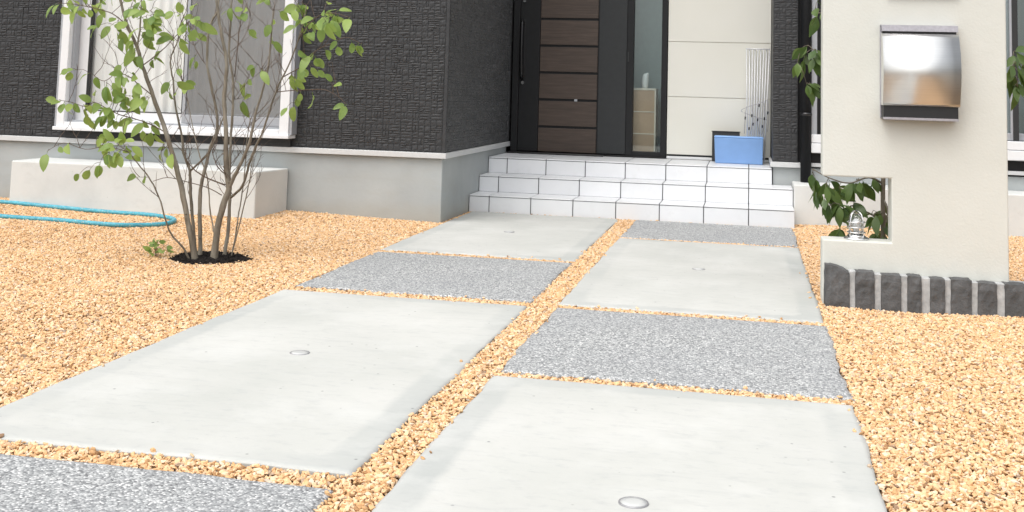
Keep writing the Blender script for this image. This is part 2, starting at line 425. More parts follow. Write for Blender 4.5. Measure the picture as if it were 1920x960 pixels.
def spline(pts, sub=4):
    """Catmull-Rom through the points"""
    p = [Vector(x) for x in pts]; out = []
    for i in range(len(p) - 1):
        a, b, c, d = p[max(i - 1, 0)], p[i], p[i + 1], p[min(i + 2, len(p) - 1)]
        for k in range(sub):
            t = k / sub
            out.append(0.5 * ((2 * b) + (c - a) * t + (2 * a - 5 * b + 4 * c - d) * t * t + (3 * b - a - 3 * c + d) * t ** 3))
    out.append(p[-1]); return out
STEMS = [
 ([(-2.648,-2.709,-0.02),(-2.692,-2.721,0.174),(-2.739,-2.733,0.361),(-2.778,-2.745,0.487),(-2.819,-2.757,0.606),(-2.893,-2.769,0.782),(-2.953,-2.781,0.93),(-2.982,-2.793,1.024),(-3.031,-2.805,1.121),(-3.058,-2.817,1.199),(-3.082,-2.829,1.318)], 0.0125, 0.005),
 ([(-2.694,-2.614,-0.02),(-2.726,-2.604,0.152),(-2.754,-2.594,0.3),(-2.769,-2.584,0.407),(-2.815,-2.574,0.499),(-2.834,-2.564,0.578),(-2.885,-2.554,0.728),(-2.913,-2.544,0.864),(-2.938,-2.534,0.973),(-2.91,-2.524,1.065),(-2.9,-2.514,1.169)], 0.008, 0.002),
 ([(-2.675,-2.606,-0.02),(-2.695,-2.591,0.16),(-2.709,-2.577,0.316),(-2.697,-2.562,0.43),(-2.681,-2.548,0.532),(-2.658,-2.533,0.627),(-2.678,-2.519,0.734),(-2.744,-2.504,0.937),(-2.756,-2.49,1.112),(-2.746,-2.475,1.182),(-2.726,-2.461,1.234),(-2.729,-2.446,1.358)], 0.009, 0.0035),
 ([(-3.066,-1.675,-0.02),(-3.11,-1.655,0.113),(-3.147,-1.635,0.287),(-3.213,-1.615,0.412),(-3.252,-1.595,0.495),(-3.298,-1.575,0.611),(-3.344,-1.555,0.738)], 0.004, 0.002),
 ([(-2.584,-2.644,-0.02),(-2.573,-2.642,0.135),(-2.547,-2.641,0.264),(-2.526,-2.639,0.335),(-2.543,-2.637,0.42),(-2.553,-2.636,0.525),(-2.56,-2.634,0.633),(-2.58,-2.632,0.773),(-2.576,-2.631,0.949),(-2.608,-2.629,1.077),(-2.635,-2.627,1.19),(-2.653,-2.626,1.273),(-2.663,-2.624,1.341)], 0.0155, 0.004),
 ([(-2.571,-2.561,-0.02),(-2.563,-2.545,0.125),(-2.57,-2.529,0.268),(-2.587,-2.512,0.386),(-2.597,-2.496,0.517),(-2.605,-2.48,0.627),(-2.612,-2.463,0.771),(-2.63,-2.447,0.895),(-2.665,-2.43,1.011),(-2.672,-2.414,1.145),(-2.682,-2.398,1.292),(-2.691,-2.381,1.365)], 0.008, 0.0032),
 ([(-2.621,-2.36,-0.02),(-2.618,-2.33,0.114),(-2.612,-2.3,0.282),(-2.616,-2.27,0.43),(-2.627,-2.24,0.558),(-2.626,-2.21,0.676)], 0.0035, 0.0018),
 ([(-2.54,-2.548,-0.02),(-2.494,-2.561,0.167),(-2.452,-2.573,0.349),(-2.431,-2.586,0.477),(-2.396,-2.598,0.579)], 0.003, 0.0016),
 ([(-2.671,-2.719,-0.02),(-2.694,-2.75,0.051),(-2.744,-2.781,0.116),(-2.765,-2.812,0.192),(-2.788,-2.844,0.298),(-2.83,-2.875,0.395),(-2.87,-2.906,0.454),(-2.912,-2.937,0.515),(-2.946,-2.969,0.547)], 0.0045, 0.0018),
]
BRANCHES = [
 (0, [(-2.982,-2.793,1.024),(-2.984,-2.773,1.105),(-2.995,-2.753,1.232),(-3.01,-2.733,1.328)], 0.005, 0.003),
 (1, [(-2.766,-2.584,0.41),(-2.689,-2.584,0.483),(-2.654,-2.584,0.535),(-2.619,-2.584,0.629),(-2.589,-2.584,0.724)], 0.0055, 0.003),
 (4, [(-2.526,-2.639,0.335),(-2.48,-2.656,0.424),(-2.424,-2.673,0.532),(-2.391,-2.691,0.632),(-2.375,-2.708,0.701),(-2.316,-2.725,0.897),(-2.296,-2.742,1.077),(-2.284,-2.759,1.214)], 0.01, 0.003),
 (4, [(-2.565,-2.529,0.282),(-2.494,-2.551,0.345),(-2.455,-2.573,0.454),(-2.415,-2.595,0.544),(-2.367,-2.618,0.631),(-2.302,-2.64,0.818),(-2.26,-2.662,0.892),(-2.205,-2.684,0.995),(-2.153,-2.706,1.141),(-2.124,-2.729,1.245)], 0.007, 0.0025),
 (5, [(-2.618,-2.447,0.889),(-2.614,-2.43,1.117),(-2.612,-2.414,1.205),(-2.616,-2.397,1.293)], 0.003, 0.002),
 (4, [(-2.547,-2.639,0.352),(-2.638,-2.672,0.39),(-2.686,-2.706,0.429),(-2.709,-2.739,0.474)], 0.004, 0.002),
 (4, [(-2.56,-2.641,0.302),(-2.627,-2.678,0.341),(-2.723,-2.716,0.368),(-2.798,-2.753,0.386),(-2.854,-2.791,0.368)], 0.0025, 0.0015),
 (4, [(-2.551,-2.637,0.404),(-2.601,-2.621,0.438),(-2.625,-2.604,0.465),(-2.651,-2.587,0.508)], 0.003, 0.0015),
 (0, [(-2.893,-2.769,0.782),(-2.957,-2.789,0.833),(-3.012,-2.809,0.876),(-3.064,-2.829,0.887),(-3.114,-2.849,0.849),(-3.158,-2.869,0.873)], 0.003, 0.0012),
 (0, [(-3.031,-2.805,1.121),(-3.095,-2.825,1.177),(-3.143,-2.845,1.196),(-3.205,-2.865,1.21),(-3.281,-2.885,1.223),(-3.356,-2.905,1.226)], 0.003, 0.0014),
 (0, [(-2.953,-2.781,0.93),(-2.869,-2.768,0.999),(-2.827,-2.756,1.048),(-2.788,-2.743,1.097),(-2.754,-2.731,1.143)], 0.003, 0.0014),
 (3, [(-3.344,-1.555,0.738),(-3.373,-1.551,0.834),(-3.408,-1.547,0.898),(-3.434,-1.543,0.995),(-3.417,-1.539,1.094),(-3.387,-1.535,1.16)], 0.0025, 0.0012),
 (0, [(-2.819,-2.757,0.606),(-2.904,-2.769,0.645),(-2.985,-2.782,0.669),(-3.051,-2.794,0.685),(-3.109,-2.807,0.71),(-3.177,-2.819,0.742),(-3.22,-2.832,0.72),(-3.287,-2.844,0.739),(-3.347,-2.857,0.748)], 0.003, 0.0012),
 (4, [(-2.26,-2.662,0.892),(-2.155,-2.672,0.952),(-2.082,-2.682,1.027),(-2.005,-2.692,1.061),(-1.921,-2.702,1.094),(-1.845,-2.712,1.064)], 0.003, 0.0012),
 (4, [(-2.302,-2.64,0.818),(-2.219,-2.65,0.828),(-2.112,-2.66,0.836),(-2.039,-2.67,0.838),(-1.971,-2.68,0.814),(-1.911,-2.69,0.77)], 0.0026, 0.0012),
 (4, [(-2.205,-2.684,0.995),(-2.166,-2.694,1.09),(-2.116,-2.704,1.155),(-2.045,-2.714,1.205),(-1.967,-2.724,1.206),(-1.9,-2.734,1.188)], 0.003, 0.0012),
 (1, [(-2.815,-2.574,0.499),(-2.865,-2.591,0.546),(-2.893,-2.607,0.527),(-2.909,-2.624,0.505)], 0.002, 0.0012),
 (8, [(-2.83,-2.875,0.395),(-2.867,-2.895,0.395)], 0.0015, 0.001),
 (4, [(-2.562,-2.631,0.952),(-2.539,-2.597,1.034),(-2.51,-2.564,1.117),(-2.507,-2.531,1.201)], 0.002, 0.0012),
 (2, [(-2.744,-2.504,0.937),(-2.806,-2.492,1.005),(-2.853,-2.479,1.088),(-2.85,-2.467,1.173),(-2.84,-2.454,1.258)], 0.0022, 0.0012),
 (4, [(-2.316,-2.725,0.897),(-2.34,-2.725,0.92),(-2.364,-2.725,0.954)], 0.0015, 0.001),
 (5, [(-2.612,-2.463,0.771),(-2.584,-2.447,0.819),(-2.559,-2.43,0.875),(-2.551,-2.413,0.903)], 0.0015, 0.001),
 (5, [(-2.612,-2.463,0.771),(-2.571,-2.438,0.786),(-2.564,-2.413,0.814)], 0.0015, 0.001),
 (4, [(-2.375,-2.708,0.701),(-2.315,-2.683,0.773),(-2.287,-2.658,0.852)], 0.002, 0.001),
 (8, [(-2.912,-2.937,0.515),(-3.017,-2.952,0.537),(-3.12,-2.967,0.521),(-3.226,-2.982,0.548),(-3.304,-2.997,0.505)], 0.002, 0.001),
]
LEAVES = [(-3.382,-2.931,1.218),(-3.338,-2.944,1.217),(-3.294,-2.895,1.217),(-3.297,-2.919,1.228),(-3.232,-2.928,1.22),(-3.215,-2.875,1.23),(-3.204,-2.823,1.24),(-3.165,-2.815,1.243),(-3.344,-2.878,1.212),(-3.261,-2.913,1.195),(-3.251,-2.861,1.209),(-3.151,-2.867,1.168),(-3.163,-2.897,1.118),(-3.076,-2.864,1.161),(-3.112,-2.853,1.122),(-3.135,-2.762,1.106),(-3.083,-2.772,1.09),(-3.101,-2.774,1.114),(-3.074,-2.775,1.063),(-2.95,-2.783,1.177),(-2.933,-2.792,1.158),(-2.929,-2.74,1.239),(-2.923,-2.73,1.186),(-2.925,-2.737,1.146),(-2.904,-2.718,1.102),(-2.9,-2.814,1.117),(-2.944,-2.762,1.072),(-2.93,-2.756,1.067),(-3.027,-2.792,1.047),(-2.992,-2.825,1.023),(-3.009,-2.755,1.245),(-2.992,-2.858,1.224),(-3.048,-2.709,1.208),(-3.001,-2.716,1.229),(-2.854,-2.751,1.069),(-2.811,-2.763,1.082),(-2.92,-2.483,1.081),(-2.875,-2.761,1.02),(-2.91,-2.73,0.986),(-2.924,-2.733,0.962),(-3.069,-2.828,0.942),(-3.022,-2.801,0.968),(-3.037,-2.799,0.949),(-3.311,-2.876,0.901),(-3.267,-2.903,0.906),(-3.206,-2.888,0.898),(-3.178,-2.837,0.873),(-3.072,-2.894,0.828),(-3.08,-2.894,0.815),(-3.073,-2.816,0.863),(-3.051,-2.851,0.876),(-3.014,-2.805,0.876),(-2.99,-2.812,0.884),(-2.969,-2.804,0.845),(-3.059,-2.759,0.83),(-3.004,-2.839,0.81),(-3.377,-2.865,0.76),(-3.327,-2.886,0.751),(-3.329,-2.831,0.716),(-3.316,-2.879,0.722),(-3.287,-2.859,0.744),(-3.229,-2.807,0.751),(-3.182,-2.837,0.76),(-3.223,-2.826,0.707),(-3.196,-2.779,0.739),(-3.095,-2.847,0.732),(-3.082,-2.851,0.698),(-3.034,-2.876,0.811),(-3.074,-2.78,0.769),(-3.091,-2.795,0.758),(-3.025,-2.82,0.752),(-2.983,-2.806,0.766),(-2.991,-2.826,0.727),(-2.947,-2.773,0.767),(-2.914,-2.814,0.755),(-3.027,-2.775,0.707),(-3.051,-2.755,0.672),(-3.245,-2.786,0.66),(-3.192,-2.808,0.647),(-3.098,-2.906,0.603),(-3.057,-2.842,0.647),(-3.14,-2.828,0.67),(-2.96,-2.723,0.656),(-2.892,-2.742,0.671),(-2.974,-2.791,0.667),(-2.964,-2.725,0.595),(-2.908,-2.757,0.598),(-2.888,-2.725,0.59),(-2.906,-2.989,0.605),(-2.999,-2.983,0.559),(-2.957,-2.974,0.56),(-3.022,-2.989,0.533),(-3.061,-2.964,0.54),(-2.941,-2.891,0.542),(-2.867,-2.954,0.547),(-2.984,-3.001,0.495),(-2.926,-3.014,0.493),(-2.892,-2.97,0.512),(-2.899,-2.909,0.501),(-2.965,-2.982,0.577),(-2.923,-2.99,0.529),(-2.901,-3.009,0.568),(-2.944,-2.576,0.491),(-2.889,-2.615,0.522),(-2.786,-2.774,0.507),(-3.282,-3.041,0.497),(-3.231,-3.027,0.524),(-3.204,-3.015,0.552),(-3.165,-2.95,0.399),(-3.085,-3.002,0.426),(-3.029,-3.013,0.441),(-2.881,-2.896,0.4),(-2.833,-2.92,0.403),(-2.959,-2.494,0.827),(-2.934,-2.582,0.854),(-2.887,-2.541,0.856),(-3.365,-1.523,0.877),(-3.409,-1.556,0.94),(-2.855,-2.443,0.959),(-2.839,-2.494,0.977),(-2.892,-2.57,0.796),(-3.372,-1.56,0.834),(-2.73,-2.777,1.154),(-2.853,-2.475,1.2),(-2.801,-2.492,1.18),(-3.396,-1.496,1.139),(-3.431,-1.502,1.184),(-2.833,-2.479,1.108),(-2.939,-2.561,1.229),(-2.9,-2.539,1.228),(-2.925,-2.48,1.269),(-2.832,-2.483,1.278),(-2.754,-2.758,1.142),(-2.749,-2.694,1.132),(-2.615,-2.433,1.254),(-2.662,-2.443,1.261),(-2.528,-2.521,1.138),(-2.685,-2.454,1.24),(-2.677,-2.364,1.239),(-2.603,-2.423,1.23),(-2.542,-2.491,1.245),(-2.564,-2.414,0.875),(-2.609,-2.401,0.868),(-2.581,-2.389,0.811),(-2.562,-2.439,0.773),(-2.531,-2.454,0.889),(-2.342,-2.754,0.935),(-2.354,-2.687,0.921),(-2.401,-2.685,0.933),(-2.298,-2.717,1.173),(-2.295,-2.758,1.144),(-2.277,-2.726,1.068),(-2.295,-2.712,1.081),(-2.232,-2.745,1.221),(-2.212,-2.728,1.231),(-2.313,-2.756,1.253),(-2.144,-2.713,1.254),(-2.174,-2.71,1.264),(-2.184,-2.752,1.255),(-2.18,-2.664,1.178),(-2.155,-2.659,1.189),(-2.081,-2.747,1.192),(-2.099,-2.657,1.172),(-2.143,-2.658,1.163),(-2.157,-2.69,1.142),(-2.099,-2.74,1.101),(-2.143,-2.667,1.113),(-2.191,-2.744,1.157),(-2.2,-2.66,1.196),(-2.038,-2.698,1.214),(-1.983,-2.768,1.2),(-2.037,-2.748,1.2),(-2.029,-2.701,1.23),(-1.975,-2.717,1.196),(-1.962,-2.7,1.189),(-1.989,-2.681,1.216),(-1.884,-2.762,1.181),(-1.955,-2.742,1.078),(-1.974,-2.65,1.051),(-2.147,-2.733,1.028),(-2.133,-2.644,1.022),(-2.094,-2.72,1.012),(-2.035,-2.661,1.023),(-2.08,-2.654,0.981),(-1.897,-2.674,1.062),(-1.863,-2.707,1.064),(-1.848,-2.674,1.058),(-2.155,-2.702,0.925),(-2.22,-2.645,0.914),(-2.21,-2.679,0.88),(-2.182,-2.633,0.889),(-2.148,-2.645,0.935),(-2.095,-2.675,0.935),(-2.05,-2.667,0.929),(-1.966,-2.717,0.886),(-1.97,-2.716,0.906),(-2.162,-2.65,0.796),(-2.183,-2.651,0.782),(-2.103,-2.623,0.805),(-2.206,-2.639,0.742),(-2.222,-2.719,0.745),(-1.911,-2.704,0.772),(-3.437,-2.878,1.275),(-3.316,-2.882,1.271),(-3.179,-2.914,1.282),(-3.136,-2.795,1.291),(-3.075,-2.7,1.3),(-2.884,-2.774,1.285),(-2.913,-2.45,1.325),(-2.666,-2.638,1.305),(-2.649,-2.368,1.324),(-2.314,-2.778,1.301),(-2.212,-2.755,1.299),(-2.085,-2.73,1.303),(-2.021,-2.678,1.287),(-3.031,-2.869,1.27),(-2.958,-2.771,1.279),(-2.949,-2.872,1.117),(-2.898,-2.799,1.214),(-2.895,-2.789,1.197),(-2.945,-2.824,1.203),(-2.957,-2.755,1.104),(-3.023,-2.878,1.149),(-2.982,-2.782,0.983),(-2.943,-2.751,1.122),(-3.104,-2.765,1.142),(-2.879,-2.882,1.105),(-3.017,-2.844,1.158),(-2.953,-2.723,1.17),(-2.88,-2.824,1.201),(-2.981,-2.815,1.208),(-2.897,-2.781,1.189),(-3.12,-2.721,1.071),(-3.012,-2.883,1.206),(-2.93,-2.883,1.205),(-2.965,-2.816,0.983),(-2.955,-2.881,1.05),(-2.979,-2.778,1.173),(-2.881,-2.789,1.203),(-3.011,-2.846,0.872),(-2.874,-2.876,0.667),(-2.967,-2.853,0.675),(-3.023,-2.827,0.898),(-3.045,-2.745,0.761),(-3.224,-2.727,0.818),(-3.028,-2.82,0.797),(-2.872,-2.896,0.771),(-2.974,-2.813,0.829),(-3.12,-2.835,0.796),(-3.124,-2.879,0.75),(-3.024,-2.744,0.905),(-3.001,-2.758,0.786),(-3.118,-2.815,0.723),(-3.116,-2.82,0.666),(-3.075,-2.826,0.694),(-2.702,-2.731,1.175),(-2.776,-2.705,1.191),(-2.783,-2.703,1.072),(-2.63,-2.888,1.185),(-2.742,-2.778,1.142),(-2.586,-2.872,1.143),(-2.638,-2.883,1.169),(-2.633,-2.887,1.097),(-3.092,-2.747,0.507),(-3.033,-2.866,0.494),(-3.051,-2.724,0.5),(-3.002,-2.89,0.587),(-3.064,-2.774,0.572),(-3.1,-2.856,0.503),(-2.168,-2.809,1.215),(-2.003,-2.865,1.186),(-2.049,-2.793,1.119),(-1.971,-2.701,1.245),(-1.946,-2.795,1.172),(-1.997,-2.887,1.119),(-1.991,-2.84,1.169),(-1.954,-2.879,1.144),(-1.992,-2.802,1.183),(-2.02,-2.779,1.235),(-3.27,-2.854,1.19),(-3.214,-2.775,1.209),(-3.202,-2.781,1.265),(-3.237,-2.819,1.209),(-3.396,-2.778,1.25),(-3.336,-2.829,1.256)]
SHRUB_LEAVES = [(0.286,-2.221,0.499),(0.307,-2.158,0.475),(0.322,-2.247,0.459),(0.343,-2.266,0.457),(0.315,-2.164,0.394),(0.343,-2.184,0.415),(0.338,-2.354,0.377),(0.385,-2.158,0.405),(0.371,-2.323,0.445),(0.38,-2.297,0.391),(0.424,-2.169,0.43),(0.409,-2.269,0.412),(0.394,-2.178,0.336),(0.373,-2.33,0.332),(0.43,-2.16,0.353),(0.438,-2.328,0.382),(0.421,-2.334,0.34),(0.474,-2.251,0.364),(0.458,-2.289,0.377),(0.384,-2.24,0.484),(0.43,-2.153,0.465),(0.495,-2.199,0.471),(0.501,-2.369,0.484),(0.484,-2.295,0.453),(0.48,-2.239,0.413),(0.517,-2.253,0.451),(0.552,-2.198,0.479),(0.566,-2.254,0.488),(0.546,-2.352,0.35),(0.55,-2.311,0.307),(0.604,-2.167,0.345),(0.591,-2.284,0.321),(0.58,-2.186,0.235),(0.612,-2.133,0.243),(0.627,-2.22,0.334),(0.638,-2.208,0.368),(0.597,-2.224,0.213),(0.618,-2.295,0.223),(0.576,-2.151,0.208),(0.632,-2.258,0.276),(0.425,-2.151,0.236),(0.419,-2.297,0.229),(0.417,-2.162,0.224),(0.44,-2.181,0.275),(0.226,-2.223,1.117),(0.252,-2.264,1.108),(0.293,-2.336,1.082),(0.271,-2.185,1.064),(0.209,-2.283,1.008),(0.247,-2.211,1.027),(0.285,-2.338,1.032),(0.307,-2.35,1.12),(0.315,-2.335,1.068),(0.279,-2.176,1.096),(0.301,-2.327,1.04),(0.336,-2.154,1.098),(0.274,-2.281,0.905),(0.284,-2.232,0.921),(0.264,-2.286,0.951),(0.3,-2.221,0.945),(0.301,-2.348,1.311),(0.323,-2.273,1.286),(0.308,-2.145,1.275),(0.315,-2.327,1.354),(1.208,-2.213,1.134),(1.195,-2.292,1.093),(1.211,-2.298,1.039),(1.167,-2.364,1.044),(1.173,-2.365,1.003),(1.233,-2.142,0.978),(1.243,-2.171,0.94),(1.25,-2.178,1.066),(1.232,-2.176,0.915),(1.209,-2.141,0.978),(1.222,-2.332,1),(1.244,-2.23,1.114),(1.197,-2.251,0.951),(1.272,-2.232,1.028),(1.303,-2.145,0.968),(1.271,-2.188,1.079),(1.318,-2.138,1.107)]

# ================================================================== THE SETTING
# ground sheet to the horizon, road behind the camera
part('ground', B(-150, 150, -150, 150, -0.35, -0.06), 'ground', kind='structure')
part('road', B(-150, 150, -14.5, -8.6, -0.058, -0.045), 'asphalt', kind='structure')

# gravel level: gently uneven, level with the slabs along the path
def gravel_h(x, y):
    e = np.minimum(np.abs(x + 1.92), np.abs(x - 0.285))
    inside = (x > -1.93) & (x < 0.29)
    w = np.clip(e / 0.5, 0, 1) * (~inside)
    h = 0.010 * np.sin(x * 2.1 + 1.3) * np.cos(y * 1.7 + 0.4) + 0.007 * np.sin(x * 4.3 - y * 3.1)
    wall = np.clip((y + 1.6) / 0.8, 0, 1) * (x < -1.9) * 0.016
    return (h + wall) * w

gx = np.linspace(-8.0, 5.0, 131); gy = np.linspace(-8.5, 1.5, 101)
mb = MB()
GX, GY = np.meshgrid(gx, gy); GZ = gravel_h(GX, GY) - 0.0155
mb.v = list(zip(GX.ravel().tolist(), GY.ravel().tolist(), GZ.ravel().tolist()))
for j in range(100):
    for i in range(130):
        a = j * 131 + i; mb.f.append((a, a + 1, a + 132, a + 131)); mb.s.append(True)
part('gravel_bed', mb, 'gravel_bed', kind='structure')

# ---- garden path: concrete and washed-aggregate slabs
XL, XSL, XSR, XR = -1.924, -0.874, -0.763, 0.284
path = bpy.data.objects.new('garden_path', None); COL.objects.link(path); path['kind'] = 'structure'
path['label'] = 'two-lane garden path of concrete and grey washed aggregate slabs'

def slab(name, x0, x1, y0, y1, mat, seed):
    """slab with a slightly uneven outline and a 'margin' attribute holding the distance to its edge"""
    r = random.Random(seed)
    nx, ny = 24, max(10, int((y1 - y0) / 0.05))
    xs = [0, 0.012] + [0.03 + (x1 - x0 - 0.06) * i / nx for i in range(nx + 1)] + [x1 - x0 - 0.012, x1 - x0]
    ys = [0, 0.012] + [0.03 + (y1 - y0 - 0.06) * i / ny for i in range(ny + 1)] + [y1 - y0 - 0.012, y1 - y0]
    ph = [r.uniform(0, 6.3) for _ in range(8)]
    v, f, mg = [], [], []
    for j, yy in enumerate(ys):
        for i, xx in enumerate(xs):
            d = min(xx, x1 - x0 - xx, yy, y1 - y0 - yy)
            wx = wy = 0
            amp = 0.0035 if mat == 'concrete' else 0.006
            if i in (0, len(xs) - 1): wx = amp * math.sin(yy * 7 + ph[0]) + amp * 0.6 * math.sin(yy * 31 + ph[1]) + r.uniform(-.002, .002)
            if j in (0, len(ys) - 1): wy = amp * math.sin(xx * 8 + ph[2]) + amp * 0.6 * math.sin(xx * 27 + ph[3]) + r.uniform(-.002, .002)
            z = -0.004 if d < 1e-6 else 0.0
            z += 0.0012 * math.sin(xx * 3 + ph[4]) * math.cos(yy * 2.3 + ph[5])
            v.append((x0 + xx + wx, y0 + yy + wy, z)); mg.append(d)
    W, H = len(xs), len(ys)
    for j in range(H - 1):
        for i in range(W - 1):
            a = j * W + i; f.append((a, a + 1, a + 1 + W, a + W))
    ring = [i for i in range(W)] + [j * W + W - 1 for j in range(1, H)] + [(H - 1) * W + i for i in range(W - 2, -1, -1)] + [j * W for j in range(H - 2, 0, -1)]
    base = len(v)
    for k in ring: v.append((v[k][0], v[k][1], -0.055)); mg.append(0)
    n = len(ring)
    for k in range(n): f.append((ring[(k + 1) % n], ring[k], base + k, base + (k + 1) % n))
    me = bpy.data.meshes.new(name); me.from_pydata(v, [], f)
    at = me.attributes.new('margin', 'FLOAT', 'POINT'); at.data.foreach_set('value', mg)
    me.polygons.foreach_set('use_smooth', [True] * ((W - 1) * (H - 1)) + [False] * n); me.update()
    o = bpy.data.objects.new(name, me); COL.objects.link(o); o.data.materials.append(M[mat]); o.parent = path
    return o

SLABS = [
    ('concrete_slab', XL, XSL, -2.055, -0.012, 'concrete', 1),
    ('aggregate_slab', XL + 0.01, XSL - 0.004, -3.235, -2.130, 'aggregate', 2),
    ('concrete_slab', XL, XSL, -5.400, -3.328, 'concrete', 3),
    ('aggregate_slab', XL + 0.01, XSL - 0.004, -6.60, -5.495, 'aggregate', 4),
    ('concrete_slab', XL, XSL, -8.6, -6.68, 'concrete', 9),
    ('aggregate_slab', XSR + 0.004, XR + 0.004, -0.985, -0.012, 'aggregate', 5),
    ('concrete_slab', XSR, XR, -3.250, -1.030, 'concrete', 6),
    ('aggregate_slab', XSR + 0.004, XR + 0.004, -4.385, -3.318, 'aggregate', 7),
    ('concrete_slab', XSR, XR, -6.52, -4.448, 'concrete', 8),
    ('aggregate_slab', XSR + 0.004, XR + 0.004, -7.70, -6.60, 'aggregate', 10),
]
for s in SLABS: slab(*s)

# ---- loose gravel: stones scattered as instances over the beds
def scatter(x0, x1, y0, y1, sp):
    nx, ny = int((x1 - x0) / sp), int((y1 - y0) / (sp * 0.87))
    ii, jj = np.meshgrid(np.arange(nx), np.arange(ny))
    x = x0 + (ii + 0.5 * (jj % 2)) * sp + rng.uniform(-.5, .5, ii.shape) * sp * 0.9
    y = y0 + jj * sp * 0.87 + rng.uniform(-.5, .5, ii.shape) * sp * 0.9
    return x.ravel(), y.ravel()
px, py = scatter(-5.9, 2.7, -6.3, 0.62, 0.0099)
keep = np.ones(px.shape, bool)
def cut(x0, x1, y0, y1):
    global keep
    keep &= ~((px > x0) & (px < x1) & (py > y0) & (py < y1))
for s in SLABS: cut(s[1] - 0.001, s[2] + 0.001, s[3] - 0.001, s[4] + 0.001)
cut(-9, -1.945, -0.742, 9); cut(-1.99, 0.31, 0.0, 9); cut(0.30, 9, 0.245, 9)       # house, steps, low kerb
cut(-4.80, -3.065, -1.135, -0.5)                                               # concrete step block
cut(0.308, 1.058, -2.78, -2.65); cut(0.31, 1.33, -2.855, -2.79)                 # gate wall, stone edging
SOIL = (-2.635, -2.60)
ang = np.arctan2(py - SOIL[1], px - SOIL[0]); rad = np.hypot(px - SOIL[0], (py - SOIL[1]))
keep &= rad > 0.200 + rng.uniform(-.022, .010, px.shape) + 0.012 * np.sin(ang * 3 + 1) + 0.008 * np.sin(ang * 7)
keep &= ~((px < -2.6) & (py < -5.2 - (px + 2.6) * 0.55))
px, py = px[keep], py[keep]
pz = gravel_h(px, py) - 0.0085 + rng.uniform(-0.0045, 0.0035, px.shape)
strip = (px > -1.93) & (px < 0.29); pz = np.where(strip, pz + 0.001, pz)
# a few stones kicked onto the slab edges
ex, ey = [], []
for s in SLABS:
    for _ in range(int(9 * (s[4] - s[3]))):
        d = abs(rng.normal(0, 0.012)); side = rng.integers(0, 4)
        x = s[1] + d if side == 0 else (s[2] - d if side == 1 else rng.uniform(s[1], s[2]))
        y = s[3] + d if side == 2 else (s[4] - d if side == 3 else rng.uniform(s[3], s[4]))
        ex.append(x); ey.append(y)
px = np.concatenate([px, ex]); py = np.concatenate([py, ey]); pz = np.concatenate([pz, np.full(len(ex), 0.0015)])
me = bpy.data.meshes.new('gravel')
me.vertices.add(len(px)); me.vertices.foreach_set('co', np.stack([px, py, pz], -1).astype(np.float32).ravel()); me.update()
me.materials.append(M['gravel'])
gravel = bpy.data.objects.new('gravel', me); COL.objects.link(gravel)
props(gravel, 'loose orange-beige crushed gravel covering the garden beds', 'gravel', kind='stuff')

ng = bpy.data.node_groups.new('scatter_stones', 'GeometryNodeTree')
ng.interface.new_socket('Geometry', in_out='INPUT', socket_type='NodeSocketGeometry')
ng.interface.new_socket('Geometry', in_out='OUTPUT', socket_type='NodeSocketGeometry')
N, L = ng.nodes, ng.links
gi, go = N.new('NodeGroupInput'), N.new('NodeGroupOutput')
join = N.new('GeometryNodeGeometryToInstance')
for k in range(6):
    ico = N.new('GeometryNodeMeshIcoSphere'); ico.inputs['Radius'].default_value = 0.0055; ico.inputs['Subdivisions'].default_value = 2
    pos = N.new('GeometryNodeInputPosition'); 
    add = N.new('ShaderNodeVectorMath'); add.operation = 'ADD'; add.inputs[1].default_value = (k * 3.7, k * 1.9, k * 5.3)
    nz = N.new('ShaderNodeTexNoise'); nz.inputs['Scale'].default_value = 110; nz.inputs['Detail'].default_value = 1.5
    sub = N.new('ShaderNodeVectorMath'); sub.operation = 'SUBTRACT'; sub.inputs[1].default_value = (.5, .5, .5)
    mul = N.new('ShaderNodeVectorMath'); mul.operation = 'MULTIPLY'; mul.inputs[1].default_value = (0.0115, 0.0115, 0.0115)
    sp_ = N.new('GeometryNodeSetPosition'); sm = N.new('GeometryNodeSetMaterial'); sm.inputs['Material'].default_value = M['gravel']
    L.new(pos.outputs[0], add.inputs[0]); L.new(add.outputs[0], nz.inputs['Vector']); L.new(nz.outputs['Color'], sub.inputs[0])
    L.new(sub.outputs[0], mul.inputs[0]); L.new(mul.outputs[0], sp_.inputs['Offset']); L.new(ico.outputs[0], sp_.inputs['Geometry'])
    L.new(sp_.outputs[0], sm.inputs[0]); L.new(sm.outputs[0], join.inputs[0])
iop = N.new('GeometryNodeInstanceOnPoints'); iop.inputs['Pick Instance'].default_value = True
ri = N.new('FunctionNodeRandomValue'); ri.data_type = 'INT'; ri.inputs[4].default_value = 0; ri.inputs[5].default_value = 5
rr = N.new('FunctionNodeRandomValue'); rr.data_type = 'FLOAT_VECTOR'; rr.inputs[0].default_value = (-.6, -.6, 0); rr.inputs[1].default_value = (.6, .6, 6.28); rr.inputs['Seed'].default_value = 3
rs = N.new('FunctionNodeRandomValue'); rs.data_type = 'FLOAT_VECTOR'; rs.inputs[0].default_value = (.50, .48, .42); rs.inputs[1].default_value = (1.75, 1.35, 1.0); rs.inputs['Seed'].default_value = 8
L.new(gi.outputs[0], iop.inputs['Points']); L.new(join.outputs[0], iop.inputs['Instance']); L.new(ri.outputs[2], iop.inputs['Instance Index'])
L.new(rr.outputs[0], iop.inputs['Rotation']); L.new(rs.outputs[0], iop.inputs['Scale']); L.new(iop.outputs[0], go.inputs[0])
gravel.modifiers.new('stones', 'NODES').node_group = ng

# ================================================================== THE HOUSE
YF, YD, YR = -0.740, 1.28, 0.584           # front wall, entrance wall, right wall
house = thing('house', (-3.4, YF, 0), 'charcoal-clad house with recessed cream entrance and grey concrete footing', 'house')
H2 = 5.6

